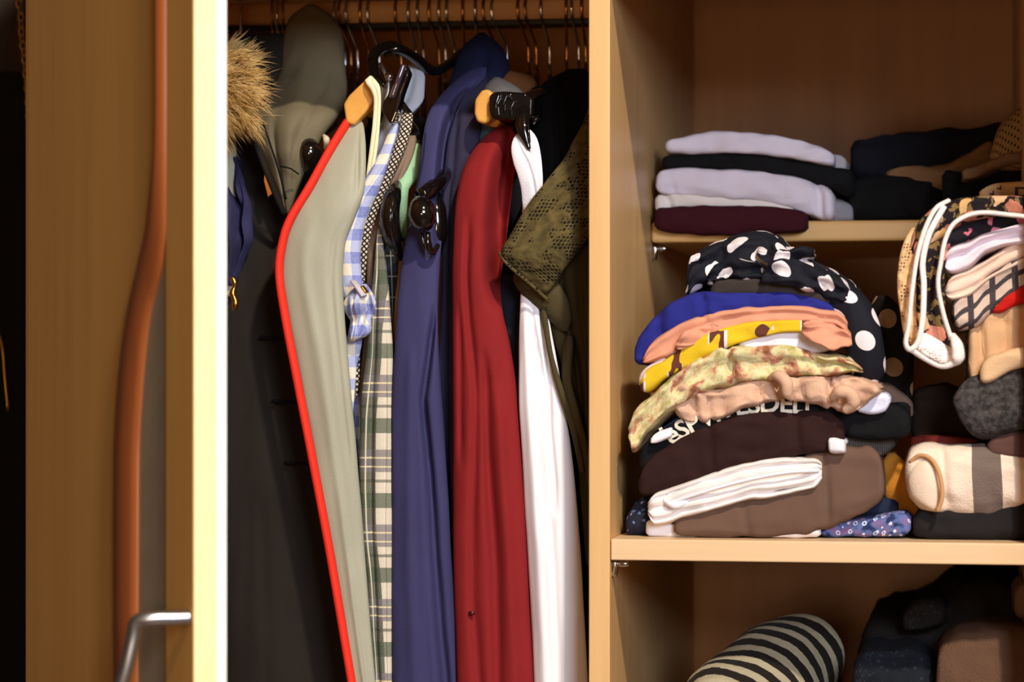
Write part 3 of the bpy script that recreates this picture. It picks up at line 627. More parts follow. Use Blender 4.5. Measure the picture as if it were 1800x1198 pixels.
# --- plaid shirts
pl = plaid('plaid_light', (216, 206, 186), [('u', 0.060, 0.36, 0.0, (40, 52, 44), 0.88), ('v', 0.056, 0.30, 0.0, (108, 102, 112), 0.78), ('v', 0.056, 0.20, 0.42, (52, 72, 52), 0.82), ('u', 0.060, 0.08, 0.20, (60, 56, 84), 0.7), ('v', 0.056, 0.022, 0.9, (228, 214, 170), 0.9), ('v', 0.056, 0.02, 0.78, (228, 214, 170), 0.9), ('v', 0.056, 0.04, 0.6, (48, 56, 50), 0.7), ('u', 0.060, 0.02, 0.86, (222, 214, 180), 0.8)])
T(drape('plaid_shirt', [(400, 664, 672, D+0.07), (440, 660, 675, D+0.066), (500, 654, 682, D+0.062), (560, 648, 687, D+0.06), (620, 642, 690, D+0.06), (700, 634, 692, D+0.06), (800, 630, 693, D+0.06), (900, 632, 692, D+0.06), (1000, 640, 692, D+0.062), (1100, 648, 690, D+0.064), (1250, 660, 688, D+0.066)], pl, depth=0.08, rnd=0.7, wr=0.001, seed=80, creases=[(0.005, 0.08, [(500, 0.3), (700, 0.32), (1250, 0.3)]), (0.002, 0.05, [(600, 0.75), (1250, 0.7)])]),
  'green, navy and cream plaid flannel shirt left of the blue coat', 'shirt')
pd_ = plaid('plaid_dark', (24, 30, 40), [('u', 0.012, 0.3, 0, (30, 48, 40), 0.8), ('v', 0.016, 0.3, 0, (34, 40, 70), 0.8), ('u', 0.012, 0.06, 0.4, (180, 180, 170), 0.7), ('v', 0.016, 0.06, 0.5, (160, 160, 160), 0.7)])
T(drape('plaid_shirt', [(395, 672, 712, D+0.10), (440, 674, 708, D+0.095), (500, 676, 706, D+0.092), (560, 678, 702, D+0.092), (620, 682, 698, D+0.095), (660, 684, 694, D+0.10)], pd_, depth=0.04, rnd=0.6, seed=81),
  'dark green and navy tartan shirt in the narrow gap below the curved hanger', 'shirt')
T(drape('tan_jacket', [(425, 700, 712, D+0.09), (460, 700, 710, D+0.085), (500, 697, 706, D+0.082), (560, 692, 702, D+0.08), (640, 686, 702, D+0.085), (760, 684, 700, D+0.09), (1000, 684, 700, D+0.09), (1250, 684, 700, D+0.09)], fabric('tan_twill', (140, 96, 50), 0.1), depth=0.03, seed=82),
  'thin orange-tan jacket edge pressed against the blue coat', 'jacket')

# --- blue coat
blue_m = fabric('blue_coat_cloth', (57, 55, 94), 0.06, 0.2, 0.85, 0.0)
bc = drape('blue_coat', [(118, 828, 862, D+0.14), (140, 800, 850, D+0.12), (170, 772, 815, D+0.10), (205, 752, 800, D+0.08), (250, 742, 788, D+0.07), (320, 732, 780, D+0.062), (400, 716, 776, D+0.06), (470, 704, 773, D+0.058), (560, 696, 770, D+0.056), (650, 691, 774, D+0.055), (740, 688, 780, D+0.055), (850, 687, 786, D+0.055), (1000, 687, 794, D+0.056), (1120, 688, 800, D+0.058), (1250, 692, 806, D+0.06)], blue_m, depth=0.12, rnd=0.55, flat=0.8, wr=0.001, seed=90,
            creases=[(0.022, 0.14, [(170, 0.80), (300, 0.86), (420, 0.95)]), (0.010, 0.07, [(560, 0.90), (700, 0.62), (830, 0.70), (1250, 0.82)]), (-0.002, 0.1, [(620, 0.35), (900, 0.3), (1250, 0.35)]), (0.001, 0.015, [(800, 0.62), (1250, 0.55)])])
T(bc, 'slate blue coat with long sleeve hanging left of the red shirt', 'coat')
ptube('sleeve_seam', [(748, 232, D+0.062), (742, 290, D+0.060), (728, 350, D+0.057)], 0.0006, navy_f, bc, n=20, seg=6)
bh2 = tag(empty('clip_hanger', P(750, 380, D+0.06)), 'round glossy black hanger end bulging in front of the blue coat', 'hanger')
o = ptube('shoulder_arm', [(740, 352, D+0.045), (742, 375, D+0.038), (746, 400, D+0.045)], 0.0105, black_pl, bh2, n=20, seg=18, ry=0.0105, rr=[0.55, 0.9, 1.0, 0.9, 0.55])
ptube('shoulder_arm', [(740, 345, D+0.055), (760, 330, D+0.065), (778, 310, D+0.09), (790, 290, D+0.14)], 0.0062, black_pl, bh2, n=20, seg=12)
ptube('trouser_bar', [(740, 404, D+0.048), (743, 420, D+0.047), (748, 438, D+0.048)], 0.0014, black_pl, bh2, n=10, seg=8)
ptube('bar_hook', [(752, 408, D+0.046), (752, 428, D+0.045), (760, 444, D+0.05), (770, 430, D+0.055)], 0.0030, black_pl, bh2, n=16, seg=10, rr=[0.7, 1, 0.8, 0.6])
ptube('arm_plate', [(762, 335, D+0.085), (766, 370, D+0.080), (768, 410, D+0.080), (764, 455, D+0.085)], 0.0080, black_pl, bh2, n=24, seg=14, rr=[0.6, 1, 1, 0.5])

# --- navy hooded jacket and navy knit between the blue coat and the red shirt
hd = drape('hooded_jacket', [(58, 838, 856, D+0.20), (72, 822, 874, D+0.19), (95, 806, 890, D+0.18), (120, 796, 896, D+0.17), (150, 786, 880, D+0.16), (190, 784, 850, D+0.15)], fabric('navy_hood', (24, 28, 58), 0.1), depth=0.06, rnd=0.7, seed=100, creases=[(0.006, 0.10, [(85, 0.6), (190, 0.3)])])
T(hd, 'dark navy hooded jacket peaking under the rail hooks', 'jacket')
T(drape('knit_jumper', [(128, 812, 866, D+0.14), (145, 798, 858, D+0.125), (175, 790, 850, D+0.11), (215, 786, 846, D+0.10), (280, 780, 842, D+0.10), (350, 778, 818, D+0.095), (450, 776, 806, D+0.09), (600, 772, 804, D+0.09), (800, 776, 806, D+0.09), (1000, 782, 808, D+0.09), (1250, 796, 815, D+0.09)], fabric('indigo_knit', (48, 44, 66), 0.15, 0.6), depth=0.08, rnd=0.6, wr=0.0018, seed=101, creases=[(0.004, 0.1, [(200, 0.3), (500, 0.4), (1200, 0.5)])]),
  'dark indigo knitted jumper in the gap between blue coat and red shirt', 'jumper')
T(drape('tan_jacket', [(120, 848, 892, D+0.19), (132, 842, 935, D+0.18), (150, 842, 944, D+0.17), (185, 850, 930, D+0.165)], fabric('tan_suede', (122, 78, 44), 0.1), depth=0.05, rnd=0.6, seed=102),
  'brown-tan jacket shoulder under the hooks in the middle right', 'jacket')
T(drape('grey_sweatshirt', [(136, 862, 885, D+0.13), (148, 850, 905, D+0.12), (162, 846, 920, D+0.115), (185, 848, 935, D+0.12), (200, 860, 930, D+0.13)], fabric('grey_marl', (138, 130, 122), 0.08), depth=0.05, rnd=0.8, seed=103),
  'grey marl sweatshirt draped over the second wooden hanger tip', 'sweatshirt')
wh2 = tag(empty('wooden_hanger', P(850, 190, D+0.09)), 'light wooden hanger tip capped by a black clip, above the red shirt', 'hanger')
prism('shoulder_end', [(834, 175), (846, 158), (858, 156), (868, 165), (866, 206), (852, 218), (838, 214), (833, 200)], D+0.07, D+0.09, hang_wood, wh2, bev=0.0025)
prism('shoulder_arm', [(848, 160), (880, 166), (884, 210), (872, 224), (846, 218)], D+0.09, D+0.17, hang_wood, wh2, bev=0.002)
bk = tag(empty('clip_hanger', P(890, 185, D+0.08)), 'black plastic hanger block clamped beside the second wooden hanger tip', 'hanger')
prism('arm_block', [(859, 168), (868, 161), (890, 160), (925, 163), (938, 172), (936, 206), (900, 212), (868, 210), (859, 200)], D+0.062, D+0.11, black_pl, bk, bev=0.004, seg=4)
for (x, y, a, b) in ((880, 172, 874, 200), (892, 166, 886, 196), (899, 164, 899, 176), (905, 176, 898, 204)):
    ptube('moulded_rib', [(x, y, D+0.0615), ((x+a)/2-3, (y+b)/2, D+0.0605), (a, b, D+0.062)], 0.0008, black_pl, bk, n=10, seg=8)
ptube('moulded_rib', [(877, 166, D+0.061), (872, 185, D+0.0605), (874, 205, D+0.062)], 0.0016, black_pl, bk, n=10, seg=8)

# --- red shirt
red_m = fabric('red_cotton', (128, 28, 30), 0.05, 0.2, 0.85, 0.0)
rs = drape('red_shirt', [(222, 868, 905, D+0.10), (245, 846, 906, D+0.085), (270, 826, 906, D+0.072), (310, 808, 902, D+0.062), (360, 799, 896, D+0.058), (420, 796, 888, D+0.056), (500, 793, 878, D+0.055), (545, 793, 882, D+0.055), (600, 792, 894, D+0.055), (680, 793, 906, D+0.055), (780, 794, 914, D+0.055), (900, 796, 923, D+0.055), (1040, 798, 931, D+0.055), (1250, 804, 942, D+0.055)], red_m, depth=0.12, rnd=0.5, flat=0.8, wr=0.001, seed=110,
           creases=[(0.005, 0.06, [(400, 0.28), (520, 0.32), (700, 0.38), (900, 0.28), (1060, 0.25), (1250, 0.3)]), (0.007, 0.07, [(640, 0.55), (800, 0.52), (1000, 0.56), (1250, 0.52)]), (0.030, 0.20, [(250, 0.80), (400, 0.84), (520, 1.0)]), (-0.003, 0.08, [(700, 0.72), (1250, 0.75)]), (0.003, 0.04, [(560, 0.15), (800, 0.12)])])
T(rs, 'brick red long-sleeved cotton shirt with a single sleeve button', 'shirt')
ptube('button', [(829, 1074, D+0.0565), (829, 1080, D+0.0565)], 0.0024, plain('button_maroon', (60, 14, 16), 0.25), rs, n=4, seg=12, ry=0.0012)
T(drape('teal_blouse', [(205, 845, 875, D+0.12), (230, 842, 872, D+0.115), (260, 838, 860, D+0.12)], fabric('teal_grey', (70, 96, 110), 0.05), depth=0.03, seed=111), 'small piece of grey-blue top under the second wooden hanger', 'top')
T(drape('navy_trousers', [(480, 868, 912, D+0.09), (540, 866, 918, D+0.085), (620, 880, 922, D+0.085), (720, 890, 922, D+0.085), (800, 900, 920, D+0.09)], fabric('ink_navy', (20, 22, 34), 0.1), depth=0.05, seed=112), 'ink navy garment showing between the red shirt and the white top', 'garment')

# --- white top with strap, its black hanger, black tops, olive lace blouse
wt = drape('white_dress', [(330, 918, 948, D+0.07), (400, 917, 952, D+0.07), (470, 916, 956, D+0.066), (540, 914, 962, D+0.062), (620, 912, 976, D+0.058), (700, 912, 990, D+0.056), (780, 916, 1002, D+0.055), (880, 921, 1013, D+0.055), (1000, 928, 1022, D+0.055), (1120, 934, 1030, D+0.055), (1250, 940, 1036, D+0.055)], fabric('white_sateen', (236, 232, 236), 0.02, 0.12, 0.7, 0.0), depth=0.12, rnd=0.5, flat=0.8, wr=0.0009, seed=120,
           creases=[(0.006, 0.05, [(560, 0.45), (700, 0.62), (840, 0.60), (880, 0.58)]), (0.005, 0.04, [(520, 0.75), (640, 0.72), (720, 0.68)]), (-0.003, 0.1, [(560, 0.2), (900, 0.2), (1250, 0.2)]), (0.002, 0.06, [(900, 0.5), (1250, 0.45)])])
T(wt, 'long plain white top hanging by a knotted strap', 'top')
drape('strap', [(235, 907, 913, D+0.064), (246, 900, 918, D+0.058), (262, 898, 928, D+0.055), (285, 902, 944, D+0.053), (310, 911, 950, D+0.053), (340, 917, 951, D+0.056), (380, 919, 950, D+0.062)], white_f, wt, depth=0.02, rnd=0.35, seed=121, wr=0.0008, creases=[(0.003, 0.07, [(245, 0.55), (300, 0.62), (370, 0.75)])])
drape('strap', [(228, 930, 934, D+0.060), (238, 930, 942, D+0.056), (258, 931, 948, D+0.054), (285, 933, 952, D+0.054), (320, 935, 954, D+0.057), (350, 934, 952, D+0.062)], white_f, wt, depth=0.02, rnd=0.4, seed=122, wr=0.0006)
wb = tag(empty('clip_hanger', P(925, 210, D+0.07)), 'curved black hanger arm holding the white strap', 'hanger')
ptube('shoulder_arm', [(950, 163, D+0.10), (930, 172, D+0.078), (920, 195, D+0.064), (919, 225, D+0.057), (930, 262, D+0.054)], 0.0042, black_pl, wb, n=44, seg=14, ry=0.0056, rr=[0.9, 1, 1, 0.95, 0.25])
ptube('shoulder_ridge', [(936, 178, D+0.073), (929, 196, D+0.060), (929, 225, D+0.0525), (931, 250, D+0.05)], 0.0009, black_pl, wb, n=24, seg=8)
ptube('arm_stud', [(941, 208, D+0.064), (943, 214, D+0.062)], 0.0032, black_pl, wb, n=6, seg=12)
bt = fabric('black_jersey', (12, 11, 14), 0.2)
T(drape('black_jersey', [(122, 985, 1040, D+0.19), (140, 958, 1044, D+0.17), (165, 935, 1046, D+0.15), (200, 926, 1046, D+0.13), (260, 930, 1046, D+0.115), (340, 920, 1046, D+0.11), (440, 884, 1046, D+0.11), (560, 890, 1046, D+0.11), (800, 940, 1048, D+0.11), (1250, 1000, 1052, D+0.11)], bt, depth=0.08, rnd=0.4, seed=130, creases=[(0.006, 0.05, [(150, 0.4), (400, 0.5)])]),
  'black jersey cloth filling the corner behind the olive lace blouse', 'top')
T(drape('black_cardigan', [(150, 905, 960, D+0.18), (168, 895, 1000, D+0.16), (200, 890, 990, D+0.15), (260, 888, 960, D+0.14), (420, 878, 950, D+0.13), (560, 870, 950, D+0.13)], fabric('navy_black', (16, 17, 28), 0.2), depth=0.05, seed=131), 'blue-black cardigan in the shade behind the white strap', 'cardigan')
olive = fabric('olive_cotton', (72, 62, 38), 0.1); lc = lace('olive_lace', (72, 62, 36), (24, 20, 12))
ol = drape('lace_blouse', [(420, 948, 1046, D+0.085), (500, 950, 1046, D+0.072), (560, 960, 1046, D+0.068), (640, 985, 1048, D+0.07), (720, 1000, 1048, D+0.075), (800, 1012, 1050, D+0.08), (920, 1024, 1050, D+0.085), (1000, 1032, 1052, D+0.09)], olive, depth=0.06, rnd=0.5, wr=0.002, seed=140, creases=[(0.010, 0.08, [(480, 0.35), (600, 0.4), (800, 0.45)]), (0.004, 0.05, [(500, 0.7), (900, 0.75)])])
T(ol, 'olive green blouse with a wide lace sleeve beside the wooden divider', 'blouse')
drape('lace_sleeve', [(178, 1036, 1048, D+0.075), (215, 1024, 1050, D+0.066), (260, 1002, 1050, D+0.056), (300, 972, 1049, D+0.048), (345, 936, 1047, D+0.042), (385, 908, 1040, D+0.038), (420, 888, 1030, D+0.036), (442, 877, 1012, D+0.036), (458, 884, 1000, D+0.038), (478, 900, 988, D+0.042), (500, 926, 978, D+0.048), (516, 945, 968, D+0.052)], lc, ol, depth=0.05, rnd=0.45, flat=0.7, wr=0.0014, wrs=45, seed=141, shear=0.3)
tube('cuff_hem', [P(878, 444, D+0.044), P(890, 462, D+0.040), P(912, 482, D+0.040), (P(940, 506, D+0.044)), P(966, 530, D+0.052)], 0.0013, lc, ol, n=40, seg=8)
drape('sleeve_lining', [(470, 896, 960, D+0.055), (500, 905, 985, D+0.055), (530, 930, 1000, D+0.058), (560, 962, 1004, D+0.062), (582, 984, 1002, D+0.068)], olive, ol, depth=0.04, rnd=0.5, seed=142)
drape('front_edge', [(590, 992, 1010, D+0.060), (660, 986, 1004, D+0.056), (720, 1000, 1018, D+0.054), (800, 1022, 1036, D+0.056), (880, 1036, 1046, D+0.06)], olive, ol, depth=0.02, seed=143)
drape('tie_strap', [(540, 946, 958, D+0.055), (620, 962, 972, D+0.05), (690, 980, 992, D+0.05), (760, 1003, 1014, D+0.052), (830, 1020, 1030, D+0.055)], olive, ol, depth=0.012, seed=144)

# ================================================================ LEFT OF THE WARDROBE
hb = drape('black_coat', [(128, -60, 52, D+0.30), (160, -70, 56, D+0.28), (400, -80, 60, D+0.28), (800, -90, 62, D+0.28), (1250, -90, 64, D+0.28)], fabric('matte_black', (22, 19, 16), 0.1), depth=0.08, rnd=0.3, seed=150)
T(hb, 'black coat hanging in the dark left of the wardrobe', 'coat')
ptube('zip', [(-4, 580, D+0.276), (4, 612, D+0.276), (8, 660, D+0.276), (14, 722, D+0.276)], 0.0011, gold, hb, n=20, seg=6)
T(prism('shopping_bag', [(20, 25), (46, 22), (54, 30), (56, 128), (0, 135), (2, 108)], D+0.33, D+0.36, fabric('bag_brown', (62, 46, 40), 0.1), bev=0.004), 'dim brown-grey bag in the dark at the top left', 'bag')
chn = empty('chain', P(35, 0, D+0.25)); T(chn, 'fine gold link chain hanging in the dark left of the door', 'chain')
cp = smooth_path([(22, -60), (30, -10), (36, 20), (38, 60), (44, 110), (48, 160), (51, 220), (54, 270)], 200); L = 0; links = []
ds = np.r_[0, np.cumsum(np.linalg.norm(np.diff(cp, axis=0), axis=1))]
for k, s in enumerate(np.arange(4, ds[-1], 12.5)):
    x, y = np.interp(s, ds, cp[:, 0]), np.interp(s, ds, cp[:, 1]); c = P(x, y, D+0.25); pts = []
    for t in range(13):
        a = 2*PI*t/12; pts.append(c+Vector(((0.0021*math.cos(a))*(1 if k % 2 else 0.35), 0.0021*math.cos(a)*(0.35 if k % 2 else 1), 0.0038*math.sin(a))))
    tube('link', pts, 0.0006, gold, chn, seg=5)

# ================================================================ UPPER SHELF PILE
Y1 = D+0.245
lil = fabric('white_jersey', (214, 202, 214), 0.03)
T(fold('folded_jersey', [(1149, 364, 402), (1180, 362, 408), (1250, 360, 412), (1330, 362, 412), (1400, 366, 409), (1420, 370, 406)], D+0.232, fabric('maroon_jersey', (58, 14, 24), 0.1), depth=0.22, rnd=0.8, seed=200), 'folded dark maroon top at the bottom of the upper shelf pile', 'clothes')
T(fold('folded_shirt', [(1150, 340, 372), (1175, 338, 368), (1260, 342, 366), (1330, 348, 367), (1385, 356, 372), (1400, 360, 374)], Y1, fabric('ivory_jersey', (224, 212, 206), 0.03), depth=0.2, lay=1, seed=201, pinch=[(1172, 5, 0.005)]), 'thin ivory shirt with a rolled end, resting on the maroon top', 'clothes')
T(fold('folded_shirt', [(1152, 300, 338), (1180, 294, 342), (1240, 296, 344), (1320, 298, 352), (1390, 308, 368), (1440, 320, 384), (1466, 334, 386)], Y1-0.004, lil, depth=0.2, rnd=0.8, seed=202, wr=0.0018, pinch=[(1440, 6, 0.006), (1180, 4, 0.003)]), 'thick pale lilac-white sweatshirt sagging to the right in the upper pile', 'clothes')
T(fold('folded_jersey', [(1164, 272, 297), (1220, 270, 297), (1300, 268, 302), (1380, 278, 314), (1450, 292, 330), (1500, 300, 346)], Y1+0.002, black_f, depth=0.2, seed=203), 'black folded top between the two white ones in the upper pile', 'clothes')
T(fold('folded_shirt', [(1167, 248, 270), (1200, 240, 270), (1255, 230, 268), (1310, 231, 270), (1380, 240, 276), (1430, 252, 284), (1466, 266, 290)], Y1-0.002, lil, depth=0.2, seed=204, wr=0.002), 'white folded shirt on top of the upper shelf pile', 'clothes')
T(fold('folded_shirt', [(1455, 268, 298), (1475, 270, 300), (1488, 280, 300)], Y1+0.03, fabric('grey_white', (170, 165, 170), 0.05), depth=0.1, seed=205, endr=0.0015), 'small grey-white cloth end poking out of the upper pile at right', 'clothes')
T(fold('folded_shirt', [(1445, 350, 388), (1470, 345, 388), (1500, 360, 388)], Y1+0.03, fabric('grey_soft', (140, 136, 144), 0.05), depth=0.1, seed=206, endr=0.0015), 'grey cloth end beside the pale sweatshirt on the upper shelf', 'clothes')
# dark heap to its right
T(fold('folded_jeans', [(1496, 250, 310), (1530, 240, 320), (1580, 232, 320), (1640, 226, 315), (1700, 222, 300), (1770, 216, 285)], D+0.33, fabric('night_blue', (16, 17, 26), 0.2), depth=0.2, rnd=0.8, seed=210, wr=0.003), 'night-blue folded trousers on top of the dark upper shelf heap', 'clothes')
T(fold('folded_jersey', [(1490, 312, 388), (1540, 306, 388), (1620, 312, 388), (1660, 320, 388)], D+0.28, black_f, depth=0.2, rnd=0.8, seed=211, wr=0.002), 'black folded jumper resting on the narrow upper shelf', 'clothes')
T(fold('folded_shirt', [(1560, 300, 322), (1610, 292, 330), (1650, 286, 350), (1690, 270, 330), (1750, 244, 300)], D+0.29, fabric('tan_shade', (126, 92, 62), 0.1), depth=0.15, rnd=0.7, seed=212, wr=0.003), 'crumpled tan shirt inside the dark upper shelf heap', 'clothes')
T(fold('folded_jersey', [(1655, 300, 372), (1700, 302, 385), (1750, 290, 370), (1815, 270, 360)], D+0.22, fabric('soot', (14, 12, 14), 0.2), depth=0.2, rnd=0.7, seed=213, wr=0.004), 'soot-black blouse sliding off the right of the upper shelf', 'clothes')
T(fold('folded_jersey', [(1742, 260, 285), (1755, 225, 295), (1775, 200, 300), (1800, 180, 300), (1830, 170, 300)], D+0.20, dots('beige_dots', (150, 118, 80), (30, 22, 20), 0.0066, 0.16), depth=0.15, rnd=1.0, seed=214, endr=0.02), 'beige top with tiny black dots at the right end of the upper shelf', 'clothes')
T(fold('folded_shirt', [(1690, 300, 318), (1730, 288, 306), (1775, 270, 290), (1800, 266, 285)], D+0.195, fabric('mushroom', (128, 100, 76), 0.1), depth=0.1, seed=215, wr=0.003), 'mushroom-coloured cloth edge under the tiny-dotted beige top', 'clothes')
dsh = fold('folded_shirt', [(1722, 336, 346), (1750, 322, 350), (1790, 318, 352), (1830, 318, 356)], D+0.10, fabric('cream_print', (206, 170, 124), 0.04), depth=0.2, rnd=0.9, seed=216)
T(dsh, 'cream shirt printed with a dark letter, above the floral scarf', 'clothes')
ink = plain('print_ink', (60, 30, 24), 0.7)
print_text('printed_letter', 'D', [(1784, 346), (1812, 346)], 25, D+0.10, dsh, ink, dsh)
print_text('printed_letter', 'v v', [(1742, 346), (1764, 330)], 14, D+0.10, dsh, ink, dsh)

# ================================================================ MIDDLE SHELF, LEFT PILE (bottom to top)
Y2 = D+0.022
SB = 944
T(fold('folded_jersey', [(1101, 905, 938), (1115, 880, 941), (1130, 872, 942), (1145, 880, 942)], Y2+0.02, floral('dark_blue_floral', (26, 30, 44), [(90, 110, 150), (150, 130, 150), (60, 70, 100)], 220), depth=0.16, seed=220, wr=0.002), 'dark navy floral top peeking out at the bottom left corner of the pile', 'clothes')
T(fold('folded_shirt', [(1134, 912, 941), (1160, 915, 943), (1190, 920, 944), (1230, 922, 944)], Y2+0.008, white_f, depth=0.18, seed=221, endr=0.0015), 'white cotton corner under the left end of the taupe trousers', 'clothes')
T(fold('folded_shirt', [(1300, 932, 944), (1360, 926, 944.5), (1410, 920, 945), (1443, 920, 945)], Y2+0.004, white_f, depth=0.18, seed=222, endr=0.0015), 'flat white shirt at the very bottom of the pile, middle', 'clothes')
_b = NT('blue_daisy', 0.85, 0.2); _w = _b.mapping(_b.coord('UV'), (1, 1, 1)); _d = _b.voro(_w, 210, rnd=0.8); _q = _b.sep(_b.voro(_w, 210, out='Color', rnd=0.8))
_rg = _b.math('MULTIPLY', _b.math('MULTIPLY', _b.math('GREATER_THAN', _d, 0.20), _b.math('LESS_THAN', _d, 0.36)), _b.math('GREATER_THAN', _q[0], 0.45))
_b.col(_b.mix(_rg, _b.ramp(_b.noise(_w, 120, 3), [(0.38, lin((34, 44, 84))), (0.5, lin((86, 104, 156))), (0.62, lin((124, 96, 140)))]), lin((206, 216, 236)))); _b.cloth_bump(0.3)
T(fold('folded_blouse', [(1440, 914, 945), (1480, 912, 946), (1540, 908, 946), (1585, 900, 944), (1602, 905, 936)], Y2+0.012, _b.m, depth=0.18, seed=223, wr=0.0015), 'small blue flowered blouse folded flat at the bottom right of the pile', 'clothes')
T(fold('folded_jeans', [(1490, 880, 912), (1540, 872, 912), (1580, 880, 910)], Y2+0.04, fabric('denim_dark', (28, 34, 56), 0.15), depth=0.15, seed=224), 'dark denim just above the blue flowered blouse', 'clothes')
T(fold('folded_trousers', [(1184, 912, 941), (1200, 905, 944), (1260, 880, 945), (1340, 850, 943), (1420, 800, 936), (1470, 782, 922), (1520, 780, 902), (1546, 800, 884), (1556, 840, 872)], Y2, fabric('brown_taupe', (98, 74, 62), 0.06, 0.2), depth=0.18, rnd=0.35, seed=225, wr=0.0018, wrs=18, pinch=[(1310, 7, 0.002), (1450, 6, 0.003)]), 'taupe-brown trousers folded in a long wedge near the bottom of the pile', 'clothes')
ptube('drawstring_ring', [(1538, 855, Y2+0.006), (1545, 851, Y2+0.004), (1552, 856, Y2+0.004), (1551, 866, Y2+0.006), (1542, 868, Y2+0.006), (1537, 861, Y2+0.006), (1538, 855, Y2+0.006)], 0.0009, fabric('cord', (130, 110, 96)), bpy.data.objects['folded_trousers'], n=24, seg=6)
wj = fold('white_jeans', [(1136, 880, 910), (1150, 866, 926), (1165, 860, 926), (1200, 848, 912), (1260, 826, 894), (1320, 810, 880), (1380, 804, 870), (1430, 803, 863), (1444, 806, 852)], Y2-0.006, fabric('white_denim', (232, 222, 218), 0.03, 0.25), depth=0.18, lay=4, groove=0.010, rnd=0.5, seed=226, wr=0.0014)
T(wj, 'folded white jeans, three layers thick, lying on the taupe trousers', 'clothes')
ptube('rolled_hem', [(1166, 878, Y2-0.003), (1186, 888, Y2-0.006), (1206, 878, Y2-0.004), (1196, 866, Y2), (1172, 868, Y2)], 0.0026, white_f, wj, n=26, seg=8, rr=[0.6, 1.2, 1, 1, 0.5])
ptube('hem', [(1170, 886, Y2-0.004), (1230, 866, Y2-0.009), (1300, 846, Y2-0.010), (1380, 830, Y2-0.010), (1440, 826, Y2-0.006)], 0.0015, white_f, wj, n=40, seg=8)
T(fold('folded_jumper', [(1121, 838, 866), (1135, 812, 872), (1180, 780, 862), (1240, 748, 848), (1300, 728, 826), (1360, 722, 810), (1420, 722, 800), (1462, 728, 795), (1484, 740, 790)], Y2-0.002, fabric('chocolate', (42, 20, 18), 0.08, 0.25), depth=0.18, rnd=0.45, seed=227, wr=0.0018, pinch=[(1250, 5, 0.003), (1400, 6, 0.003)]), 'chocolate brown jumper folded thick in the middle of the pile', 'clothes')
T(fold('folded_shirt', [(1458, 770, 794), (1470, 768, 796), (1488, 772, 796)], Y2-0.006, white_f, depth=0.05, seed=228, endr=0.0015, wr=0.002), 'small white label-like cloth end right of the chocolate jumper', 'clothes')
T(fold('ribbed_jumper', [(1478, 770, 800), (1500, 758, 806), (1530, 752, 804), (1555, 752, 798), (1572, 762, 784)], Y2+0.02, bands('rib_grey', (58, 54, 52), (82, 76, 72), 0.0016, 0.5, 'u'), depth=0.1, rnd=0.8, seed=229, wr=0.002), 'grey ribbed sleeve cuff curling out right of the chocolate jumper', 'clothes')
tsh = fold('printed_tshirt', [(1124, 786, 830), (1150, 764, 822), (1200, 730, 800), (1260, 702, 770), (1320, 690, 750), (1380, 688, 745), (1430, 690, 745), (1500, 700, 770), (1548, 706, 775), (1600, 706, 768)], Y2+0.006, fabric('tshirt_black', (12, 11, 14), 0.1), depth=0.18, rnd=0.5, seed=230)
T(tsh, 'black t-shirt with cream jagged lettering across its fold', 'clothes')
inkc = plain('print_cream', (226, 214, 196), 0.8)
print_text('lettering', "'eSPVITESDELI", [(1172, 784), (1200, 771), (1240, 750), (1290, 731), (1350, 724), (1422, 726)], 47, Y2+0.004, tsh, inkc, tsh, spacing=0.92)['label'] = 'cream jagged lettering'
T(fold('folded_scarf', [(1146, 764, 774), (1165, 750, 762), (1200, 730, 742), (1260, 704, 714), (1330, 692, 702), (1420, 688, 698)], Y2+0.010, floral('navy_pink', (36, 42, 70), [(200, 40, 100), (60, 70, 120), (210, 200, 220)], 140, 0.3), depth=0.15, rnd=0.8, seed=231), 'thin navy and pink printed scarf edge above the lettered t-shirt', 'clothes')
T(fold('folded_shirt', [(1142, 770, 778), (1150, 762, 778), (1180, 750, 768)], Y2-0.002, white_f, depth=0.08, seed=232, endr=0.0015), 'small white cloth tip at the left end of the lettering', 'clothes')
pk = fabric('peach_knit', (206, 166, 140), 0.05, 0.4)
psw = fold('peach_sweater', [(1176, 684, 708), (1188, 672, 730), (1210, 668, 746), (1240, 676, 742), (1280, 680, 728), (1330, 664, 714), (1365, 656, 702), (1390, 668, 694)], Y2-0.004, pk, depth=0.16, rnd=0.7, seed=233, wr=0.003, wrs=36, lay=2, groove=0.004, pinch=[(1222, 5, 0.008), (1246, 4, 0.005), (1268, 4, 0.003), (1330, 6, 0.005), (1366, 5, 0.006)])
T(psw, 'crumpled peach knitted sweater on the lettered t-shirt', 'clothes')
fold('crumpled_sleeve', [(1372, 672, 698), (1392, 664, 706), (1430, 658, 708), (1460, 656, 722), (1490, 658, 728), (1515, 664, 718), (1535, 670, 702), (1550, 678, 694)], Y2-0.010, pk, psw, depth=0.12, rnd=0.8, seed=333, wr=0.004, wrs=34, pinch=[(1402, 5, 0.004), (1456, 6, 0.009), (1474, 5, 0.004)])
ptube('rolled_fold', [(1352, 664, Y2-0.006), (1368, 660, Y2-0.012), (1382, 672, Y2-0.015), (1384, 690, Y2-0.013), (1392, 702, Y2-0.009)], 0.0042, pk, psw, n=30, seg=12, rr=[0.4, 1, 1.1, 1, 0.4])
ptube('rolled_fold', [(1462, 700, Y2-0.014), (1476, 688, Y2-0.018), (1492, 690, Y2-0.017), (1500, 706, Y2-0.014), (1484, 722, Y2-0.011)], 0.0048, pk, psw, n=30, seg=12, rr=[0.5, 1, 1, 1.1, 0.6])
